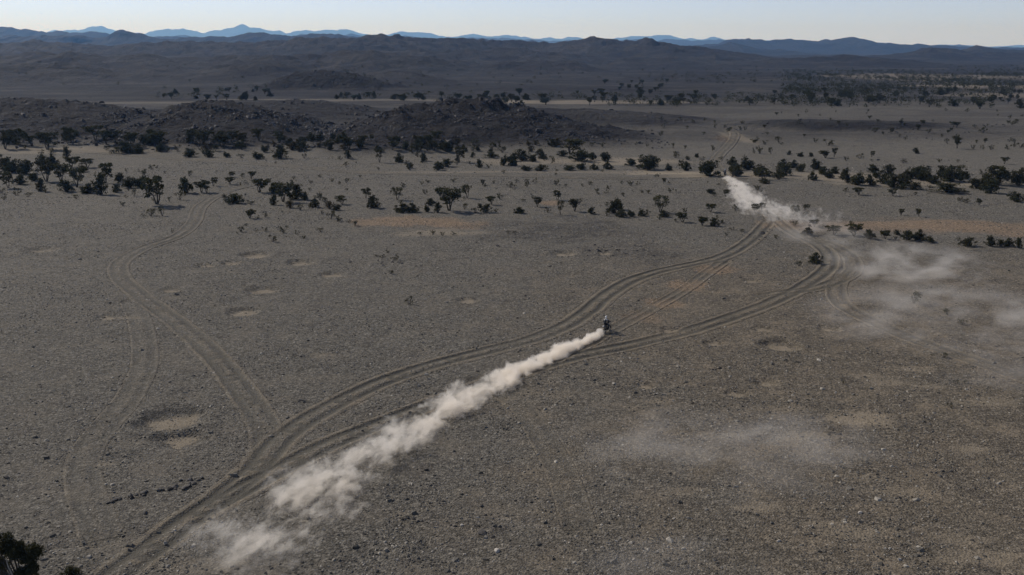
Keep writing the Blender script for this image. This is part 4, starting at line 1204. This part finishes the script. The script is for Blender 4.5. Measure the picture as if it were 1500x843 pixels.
def motorcycle(label, body_mat):
    e = bpy.data.objects.new('rally_motorcycle', None); C.objects.link(e)
    tag(e, label, 'motorcycle', 'rally motorcycles')
    ry, rz, fy, fz = -.74, .335, .76, .355
    wheel('rear_wheel', ry, rz, .335, .062, e)
    wheel('front_wheel', fy, fz, .355, .046, e)
    for s in (-1, 1):
        part('fork', bm_tube([([(s * .10, fy, fz), (s * .10, fy - .16, .78), (s * .10, fy - .27, 1.10)], [.028, .028, .026])]), M_BLACK, e)
        part('footpeg', bm_tube([([(s * .10, -.10, .38), (s * .29, -.10, .385)], .016)], 6), M_STEEL, e)
        part('hand_guard', bm_loft([(.42, 1.20, .015, .05, .7), (.50, 1.20, .11, .055, .7), (.56, 1.19, .10, .04, .7)]), M_BLACK, e).location.x = s * .36
        part('radiator_shroud', bm_loft([(-.02, .90, .02, .10, .8), (.20, .88, .03, .16, .8), (.38, .86, .02, .12, .8)]), body_mat, e).location.x = s * .17
        part('rear_tank', bm_loft([(-.62, .84, .03, .07, .8), (-.42, .80, .05, .13, .8), (-.22, .78, .03, .10, .8)]), body_mat, e).location.x = s * .13
    part('frame', bm_tube([([(0, .45, 1.02), (0, .10, .92), (0, -.30, .86), (0, -.80, .92)], .024), ([(0, .42, .95), (-.07, .22, .45), (-.08, -.22, .34), (-.07, -.30, .60), (-.05, -.32, .86)], .018),
                           ([(0, .42, .95), (.07, .22, .45), (.08, -.22, .34), (.07, -.30, .60), (.05, -.32, .86)], .018), ([(.05, -.3, .6), (.05, -.75, .86)], .014), ([(-.05, -.3, .6), (-.05, -.75, .86)], .014)]), M_STEEL, e)
    part('swingarm', bm_tube([([(-.09, -.26, .40), (-.09, ry, rz)], [.03, .022]), ([(.09, -.26, .40), (.09, ry, rz)], [.03, .022])]), M_STEEL, e)
    part('engine', bm_loft([(-.24, .48, .10, .12, .6), (-.12, .47, .13, .15, .6), (.08, .50, .12, .15, .6), (.20, .58, .07, .12, .6)]), M_BLACK, e)
    part('skid_plate', bm_loft([(-.28, .30, .10, .02, .6), (.10, .29, .13, .025, .6), (.30, .42, .08, .03, .6)]), M_STEEL, e)
    part('fuel_tank', bm_loft([(-.18, .93, .08, .05, .9), (-.02, .98, .15, .11, .9), (.18, 1.0, .17, .12, .9), (.36, .98, .12, .09, .9), (.44, .98, .05, .04, .9)]), body_mat, e)
    part('seat', bm_loft([(-.80, .98, .08, .03, .7), (-.55, .955, .11, .04, .7), (-.25, .93, .11, .04, .7), (-.05, .96, .07, .035, .7)]), M_BLACK, e)
    part('rear_fender', bm_loft([(-1.08, .94, .06, .012, .7), (-.85, .93, .09, .016, .7), (-.55, .88, .10, .02, .7)]), M_BLACK, e)
    part('front_fender', bm_loft([(.38, .80, .05, .012, .7), (.62, .80, .075, .015, .7), (.90, .78, .07, .014, .7), (1.12, .70, .03, .01, .7)]), body_mat, e)
    part('exhaust', bm_tube([([(.08, .18, .50), (.13, .05, .62), (.14, -.28, .72), (.15, -.50, .80)], .02), ([(.16, -.50, .80), (.17, -.92, .92)], [.045, .055])], 10), M_STEEL, e)
    part('handlebar', bm_tube([([(-.42, .40, 1.17), (-.26, .45, 1.20), (-.10, .48, 1.13), (.10, .48, 1.13), (.26, .45, 1.20), (.42, .40, 1.17)], .012)]), M_BLACK, e)
    part('fairing_tower', bm_loft([(.50, 1.12, .08, .12, .7), (.60, 1.16, .13, .17, .7), (.70, 1.12, .12, .15, .7), (.78, 1.05, .07, .09, .7)]), body_mat, e)
    part('windscreen', bm_loft([(.52, 1.44, .09, .015, .8), (.58, 1.36, .12, .02, .8), (.66, 1.26, .13, .02, .8)]), M_GLASS, e)
    part('headlight', bm_loft([(.76, 1.04, .06, .06, .9), (.80, 1.04, .045, .045, .9)]), M_WHITE, e)
    part('number_plate', bm_loft([(-.90, 1.02, .085, .075, .4), (-.885, 1.02, .085, .075, .4)]), M_WHITE, e)
    part('roadbook', bm_loft([(.46, 1.28, .07, .035, .5), (.54, 1.31, .07, .035, .5)]), M_BLACK, e)
    return e

def suit_material(name, base, pale):
    m = NT(name)
    P = m.n('ShaderNodeTexCoord').outputs['Object']
    z = m.sep(P)[2]
    n = m.noise(P, 14, 3)
    c = m.mix(n, base, tuple(q * 1.6 for q in base))
    c = m.mix(m.maprange(m.math('ADD', z, m.math('MULTIPLY', n, .05)), 1.60, 1.64), c, pale)
    c = m.mix(m.maprange(z, .66, .64), c, (.02, .02, .02))
    m.bsdf(c, .85, m.bump(m.noise(P, 9, 4), .5, .03), spec=.15)
    return m.mat

def rider(label, suit, helmet_mat):
    J = {'pel': (0, -.30, 1.22, .135), 'wst': (0, -.20, 1.36, .135), 'chs': (0, -.02, 1.58, .165), 'nek': (0, .10, 1.74, .07), 'hed': (0, .16, 1.86, .085), 'top': (0, .18, 1.95, .08)}
    for s, q in ((-1, 'l'), (1, 'r')):
        J.update({'hip' + q: (s * .11, -.26, 1.17, .11), 'thi' + q: (s * .19, -.05, 1.00, .095), 'kne' + q: (s * .23, .09, .83, .07), 'clf' + q: (s * .22, -.04, .66, .068), 'ank' + q: (s * .20, -.15, .47, .05),
                  'hel' + q: (s * .20, -.16, .42, .05), 'toe' + q: (s * .21, .06, .42, .038), 'sho' + q: (s * .19, .02, 1.65, .085), 'uar' + q: (s * .31, .08, 1.53, .062), 'elb' + q: (s * .42, .14, 1.40, .05),
                  'far' + q: (s * .40, .26, 1.31, .045), 'wri' + q: (s * .36, .37, 1.235, .032), 'plm' + q: (s * .36, .415, 1.225, .030)})
    E = [('pel', 'wst'), ('wst', 'chs'), ('chs', 'nek'), ('nek', 'hed'), ('hed', 'top')]
    for q in 'lr':
        E += [('pel', 'hip' + q), ('hip' + q, 'thi' + q), ('thi' + q, 'kne' + q), ('kne' + q, 'clf' + q), ('clf' + q, 'ank' + q), ('ank' + q, 'hel' + q), ('hel' + q, 'toe' + q),
              ('chs', 'sho' + q), ('sho' + q, 'uar' + q), ('uar' + q, 'elb' + q), ('elb' + q, 'far' + q), ('far' + q, 'wri' + q), ('wri' + q, 'plm' + q)]
    keys = list(J); idx = {k: i for i, k in enumerate(keys)}
    me = bpy.data.meshes.new('skeleton')
    me.from_pydata([J[k][:3] for k in keys], [(idx[a], idx[b]) for a, b in E], [])
    tmp = bpy.data.objects.new('skeleton', me); C.objects.link(tmp)
    tmp.modifiers.new('skin', 'SKIN').use_smooth_shade = True
    sv = me.skin_vertices[0].data
    for k in keys:
        r = J[k][3]; sv[idx[k]].radius = (r, r); sv[idx[k]].use_root = (k == 'pel')
    sb = tmp.modifiers.new('sub', 'SUBSURF'); sb.levels = 2; sb.render_levels = 2
    dg = bpy.context.evaluated_depsgraph_get()
    body = bpy.data.meshes.new_from_object(tmp.evaluated_get(dg))
    bpy.data.objects.remove(tmp)
    bm = bmesh.new(); bm.from_mesh(body)
    # gloved fingers closed on the grips
    for s in (-1, 1):
        for k, ln in enumerate((.95, 1.05, 1.0, .8)):
            x = s * (.332 + .019 * k); gy, gz = .432, 1.192
            v, f = [], []
            path = [(x, gy - .02, gz + .035), (x, gy + .012, gz + .036), (x, gy + .034, gz + .012), (x, gy + .030, gz - .018 * ln), (x, gy + .006, gz - .032 * ln)]
            tube(v, f, path, [.012, .0105, .010, .0095, .007], 6)
            vv = [bm.verts.new(q) for q in v]
            for q in f: bm.faces.new([vv[i] for i in q])
        v, f = [], []
        tube(v, f, [(s * .335, .40, 1.21), (s * .315, .41, 1.185), (s * .318, .435, 1.165), (s * .325, .452, 1.162)], [.014, .012, .011, .008], 6)
        vv = [bm.verts.new(q) for q in v]
        for q in f: bm.faces.new([vv[i] for i in q])
    bm.to_mesh(body); bm.free()
    body.name = 'person'
    body.polygons.foreach_set('use_smooth', [True] * len(body.polygons))
    body.materials.clear(); body.materials.append(suit)
    o = link('person', body)
    tag(o, label, 'person', 'rally riders')
    # helmet: shell with chin bar, peak and goggles opening
    bm = bmesh.new()
    bmesh.ops.create_uvsphere(bm, u_segments=20, v_segments=14, radius=1.0)
    for v in bm.verts:
        c = v.co
        y = c.y * .155; z = c.z * .145
        if c.y > .2 and c.z < -.1: y += .05 * min(1, (-c.z) * 1.4)
        if c.y > .55 and -.12 < c.z < .38: y -= .035
        v.co = (c.x * .125, y + .18, z + 1.92)
    hel = part('helmet', bm, helmet_mat, o)
    part('visor_peak', bm_loft([(.24, 2.04, .09, .02, .8), (.34, 2.045, .10, .012, .8), (.44, 2.03, .085, .008, .8)]), helmet_mat, hel)
    part('goggles', bm_loft([(.27, 1.945, .10, .045, .7), (.315, 1.945, .085, .04, .7)]), M_GLASS, hel)
    part('backpack', bm_loft([(-.24, 1.45, .05, .06, .8), (-.20, 1.50, .12, .16, .7), (-.10, 1.54, .13, .18, .7)]), M_BLACK, o)
    return o

def place_bike(px, py, along, lean, blab, rlab, suit, helmet, body):
    x, y = flat(px, py); x, y = float(x), float(y)
    ax, ay = flat(*along)
    h = math.atan2(-(float(ax) - x), float(ay) - y)
    z = float(zat(x, y)[0]) + .004
    for o in (motorcycle(blab, body), rider(rlab, suit, helmet)):
        o.location = (x, y, z); o.rotation_euler = Euler((.05, lean, h), 'XYZ')
        o.rotation_mode = 'XYZ'
    return x, y, z
BIKE = place_bike(890, 487, (945, 457), -.16, 'black rally motorcycle at the head of the long near dust plume', 'person in black riding suit and white helmet standing on the near motorcycle',
                  suit_material('black_suit', (.018, .018, .020), (.34, .34, .34)), M_WHITE, M_BLACK)
BIKE2 = place_bike(1062, 259, (1054, 247), -.04, 'dark blue rally motorcycle passing the round bush ahead of the far dust', 'person in dark blue suit and pale helmet on the far motorcycle',
                   suit_material('blue_suit', (.02, .028, .05), (.4, .4, .4)), M_WHITE, M_BLUE)

# ------------------------------------------------------------------ dust: real volumes, thick behind the wheels and thinning out
def dust_volume(m, dens, color=(.995, .95, .88), g=.4):
    v = m.n('ShaderNodeVolumePrincipled')
    v.inputs['Color'].default_value = (*color, 1)
    v.inputs['Anisotropy'].default_value = g
    m.l(dens, v.inputs['Density'])
    m.l(v.outputs[0], m.out.inputs['Volume'])

def plume(pts, label, ry, rz, dens, seed, wisp, rate):
    """pts: pixel line of the plume on the ground from head to tail; ry, rz: half width / height at head and tail (m); dens: (u, density) stops"""
    W = np.array([[float(c) for c in flat(*p)] for p in pts])
    o0 = W[0]; ax = W[-1] - W[0]; L = float(np.linalg.norm(ax)); ax = ax / L; nx = np.array([-ax[1], ax[0]])
    loc = np.stack([(W - o0) @ ax, (W - o0) @ nx], 1)
    A = np.stack([loc[:, 0], loc[:, 0] ** 2, loc[:, 0] ** 3], 1)
    co = np.linalg.lstsq(A, loc[:, 1], rcond=None)[0]
    yc = lambda x: co[0] * x + co[1] * x * x + co[2] * x ** 3
    # hull
    nseg, ns = 28, 12
    V, F = [], []
    for i in range(nseg + 1):
        u = i / nseg; x = -.3 + u * (L + .6)
        a = (ry[0] + (ry[1] - ry[0]) * u) * 1.25; b = (rz[0] + (rz[1] - rz[0]) * u) * 1.25
        for k in range(ns):
            t = k / (ns - 1) * math.pi
            V.append((x, yc(x) + a * math.cos(t), max(b * math.sin(t), -.3 if k in (0, ns - 1) else 0)))
    for i in range(nseg):
        for k in range(ns):
            k2 = (k + 1) % ns
            F.append((i * ns + k, i * ns + k2, (i + 1) * ns + k2, (i + 1) * ns + k))
    me = bpy.data.meshes.new('dust_plume')
    me.from_pydata(V, [], F + [tuple(range(ns))[::-1], tuple(nseg * ns + k for k in range(ns))])
    bm = bmesh.new(); bm.from_mesh(me); bmesh.ops.recalc_face_normals(bm, faces=bm.faces); bm.to_mesh(me); bm.free()
    m = NT('dust_' + str(seed))
    P = m.n('ShaderNodeTexCoord').outputs['Object']
    X, Y, Z = m.sep(P)
    u = m.math('DIVIDE', X, L)
    cy = m.math('MULTIPLY', X, m.math('ADD', co[0], m.math('MULTIPLY', X, m.math('ADD', co[1], m.math('MULTIPLY', X, co[2])))))
    wy = m.math('MULTIPLY_ADD', u, ry[1] - ry[0], ry[0]); wz = m.math('MULTIPLY_ADD', u, rz[1] - rz[0], rz[0])
    qa = m.math('DIVIDE', m.math('SUBTRACT', Y, cy), wy); qb = m.math('DIVIDE', Z, wz)
    q = m.math('SQRT', m.math('ADD', m.math('MULTIPLY', qa, qa), m.math('MULTIPLY', qb, qb)))
    mp = m.n('ShaderNodeMapping'); m.l(P, mp.inputs[0])
    mp.inputs['Location'].default_value = (seed * 3.1, seed * 1.7, 0); mp.inputs['Scale'].default_value = (.8, 1.0, 1.1)
    n1 = m.noise(mp.outputs[0], .66, 6, .66, .7)
    mp2 = m.n('ShaderNodeMapping'); m.l(P, mp2.inputs[0])
    mp2.inputs['Scale'].default_value = (.28, .5, .5); mp2.inputs['Location'].default_value = (seed, 0, 2)
    mp2.inputs['Rotation'].default_value = (0, 0, .5)
    n2 = m.noise(mp2.outputs[0], .6, 3, .55)
    amp = m.math('MULTIPLY_ADD', u, wisp[1] - wisp[0], wisp[0])
    nn = m.math('ADD', m.math('MULTIPLY', m.math('SUBTRACT', n1, .5), 3.2), m.math('MULTIPLY', m.math('SUBTRACT', n2, .50), m.math('MULTIPLY_ADD', u, 2.8, .5)))
    cx = m.n('ShaderNodeCombineXYZ'); m.l(m.math('MULTIPLY', X, .16), cx.inputs[0]); cx.inputs[1].default_value = seed
    n3 = m.noise(cx.outputs[0], 1.0, 2, .5)
    nn = m.math('ADD', nn, m.math('MULTIPLY', m.math('SUBTRACT', n3, .5), m.math('MULTIPLY_ADD', u, -.9, 1.3)))
    f = m.math('ADD', m.math('SUBTRACT', .75, q), m.math('MULTIPLY', nn, amp))
    f = m.maprange(f, 0.0, m.math('MULTIPLY_ADD', u, .7, .18), 0, 1, True)
    env = m.ramp(u, *[(p, (d, d, d)) for p, d in dens])
    inside = m.math('LESS_THAN', q, 1.22)
    d = m.math('MULTIPLY', m.math('MULTIPLY', f, env), m.math('MULTIPLY', inside, dens_scale))
    mp4 = m.n('ShaderNodeMapping'); m.l(P, mp4.inputs[0])
    mp4.inputs['Rotation'].default_value = (0, 0, 1.0); mp4.inputs['Scale'].default_value = (.45, 1.5, 1.2)
    lace = m.maprange(m.noise(mp4.outputs[0], .9, 5, .6, .5), .42, .62, 0, 2.0, True)
    lu = m.maprange(u, .15, .6, 0, .9)
    d = m.math('MULTIPLY', d, m.math('ADD', m.math('SUBTRACT', 1.0, lu), m.math('MULTIPLY', lu, lace)))
    dust_volume(m, d)
    m.mat.cycles.volume_step_rate = rate
    me.materials.append(m.mat)
    o = link('dust_plume', me, None, (o0[0], o0[1], float(zat(o0[0], o0[1])[0]) - .05))
    o.rotation_euler = (0, 0, math.atan2(ax[1], ax[0]))
    tag(o, label, kind='stuff')

dens_scale = 2.2
plume([(880, 492), (860, 506), (825, 527), (780, 548), (740, 563), (690, 582), (640, 602), (590, 630), (545, 660), (520, 688), (505, 712), (485, 740), (450, 768), (385, 806), (300, 846)],
      'long cream dust plume trailing behind the near motorcycle', (.7, 6.0), (1.3, 2.8), [(0, .9), (.05, 1.0), (.25, .9), (.45, .5), (.6, .30), (.75, .25), (.94, .24), (1.0, 0)], 3, (.55, 1.0), .10)
dens_scale = .5
plume([(1063, 262), (1075, 272), (1090, 286), (1105, 298), (1125, 312), (1150, 322), (1185, 330), (1222, 333)],
      'white dust plume behind the far motorcycle', (1.6, 10.0), (1.2, 3.2), [(0, .9), (.2, .9), (.5, .6), (.75, .36), (.92, .2), (1.0, 0)], 8, (.6, 1.05), .10)

def dust_patch(px, py, wm, dm, hm, dens, seed, label, rot=0.0, cut=.48):
    x, y = flat(px, py); x, y = float(x), float(y)
    bm = bmesh.new()
    bmesh.ops.create_icosphere(bm, subdivisions=3, radius=1.0)
    for v in bm.verts:
        v.co = (v.co.x * wm * .5, v.co.y * dm * .5, max(v.co.z, -.02) * hm)
    me = bpy.data.meshes.new('drifting_dust'); bm.to_mesh(me); bm.free()
    m = NT('drift_' + str(seed))
    P = m.n('ShaderNodeTexCoord').outputs['Object']
    X, Y, Z = m.sep(P)
    a = m.math('DIVIDE', X, wm * .5); b = m.math('DIVIDE', Y, dm * .5); c = m.math('DIVIDE', Z, hm)
    q = m.math('ADD', m.math('MULTIPLY', a, a), m.math('ADD', m.math('MULTIPLY', b, b), m.math('MULTIPLY', c, c)))
    fall = m.maprange(q, 1.0, .15, 0, 1, True)
    mp = m.n('ShaderNodeMapping'); m.l(P, mp.inputs[0])
    mp.inputs['Location'].default_value = (seed * 7.3, seed * 2.9, 0); mp.inputs['Scale'].default_value = (.5, .75, 1.2); mp.inputs['Rotation'].default_value = (0, 0, .4)
    n = m.noise(mp.outputs[0], .34, 4, .55, .5)
    f = m.maprange(n, cut, cut + .24, 0, 1, True)
    d = m.math('MULTIPLY', m.math('MULTIPLY', fall, f), dens)
    dust_volume(m, d)
    m.mat.cycles.volume_step_rate = .45
    me.materials.append(m.mat)
    o = link('drifting_dust', me, None, (x, y, float(zat(x, y)[0]) - .02)); o.rotation_euler.z = rot
    tag(o, label, kind='stuff')

dust_patch(1338, 396, 34, 40, 4.0, .16, 1, 'thin pale dust drifting over the ground right of the bend')
dust_patch(1410, 475, 46, 42, 4.0, .085, 2, 'very thin dust veil around the bare shrubs', cut=.42)
dust_patch(1060, 668, 36, 24, 3.0, .08, 3, 'faint dust veil hanging over brown gravel', cut=.42)
dust_patch(1175, 650, 18, 14, 2.4, .045, 4, 'faint end of the dust veil over the sandy scrape', cut=.42)
dust_patch(1205, 348, 22, 30, 3.2, .07, 5, 'pale dust left between the acacias by the junction', cut=.42)
dust_patch(985, 838, 16, 9, 2.2, .07, 6, 'faint dust veil low over the nearest gravel', cut=.40)
dust_patch(1470, 560, 16, 16, 2.6, .05, 7, 'faint dust veil trailing along the pale wheel track', cut=.42)

# ------------------------------------------------------------------ air: one box of even haze round everything
def haze():
    m = NT('haze')
    v = m.n('ShaderNodeVolumePrincipled')
    v.inputs['Color'].default_value = (.23, .51, 1.0, 1)
    v.inputs['Absorption Color'].default_value = (1, 1, 1, 1)
    v.inputs['Density'].default_value = HAZE
    v.inputs['Anisotropy'].default_value = .2
    m.l(v.outputs[0], m.out.inputs['Volume'])
    bm = bmesh.new()
    bmesh.ops.create_cube(bm, size=1.0)
    for q in bm.verts:
        q.co = (q.co.x * 74000, 17500 + q.co.y * 38000, 365 + q.co.z * 760)
    me = bpy.data.meshes.new('haze'); bm.to_mesh(me); bm.free()
    me.materials.append(m.mat)
    tag(link('haze', me), 'blue desert haze filling the air', kind='stuff')
HAZE = 5.0e-5
haze()
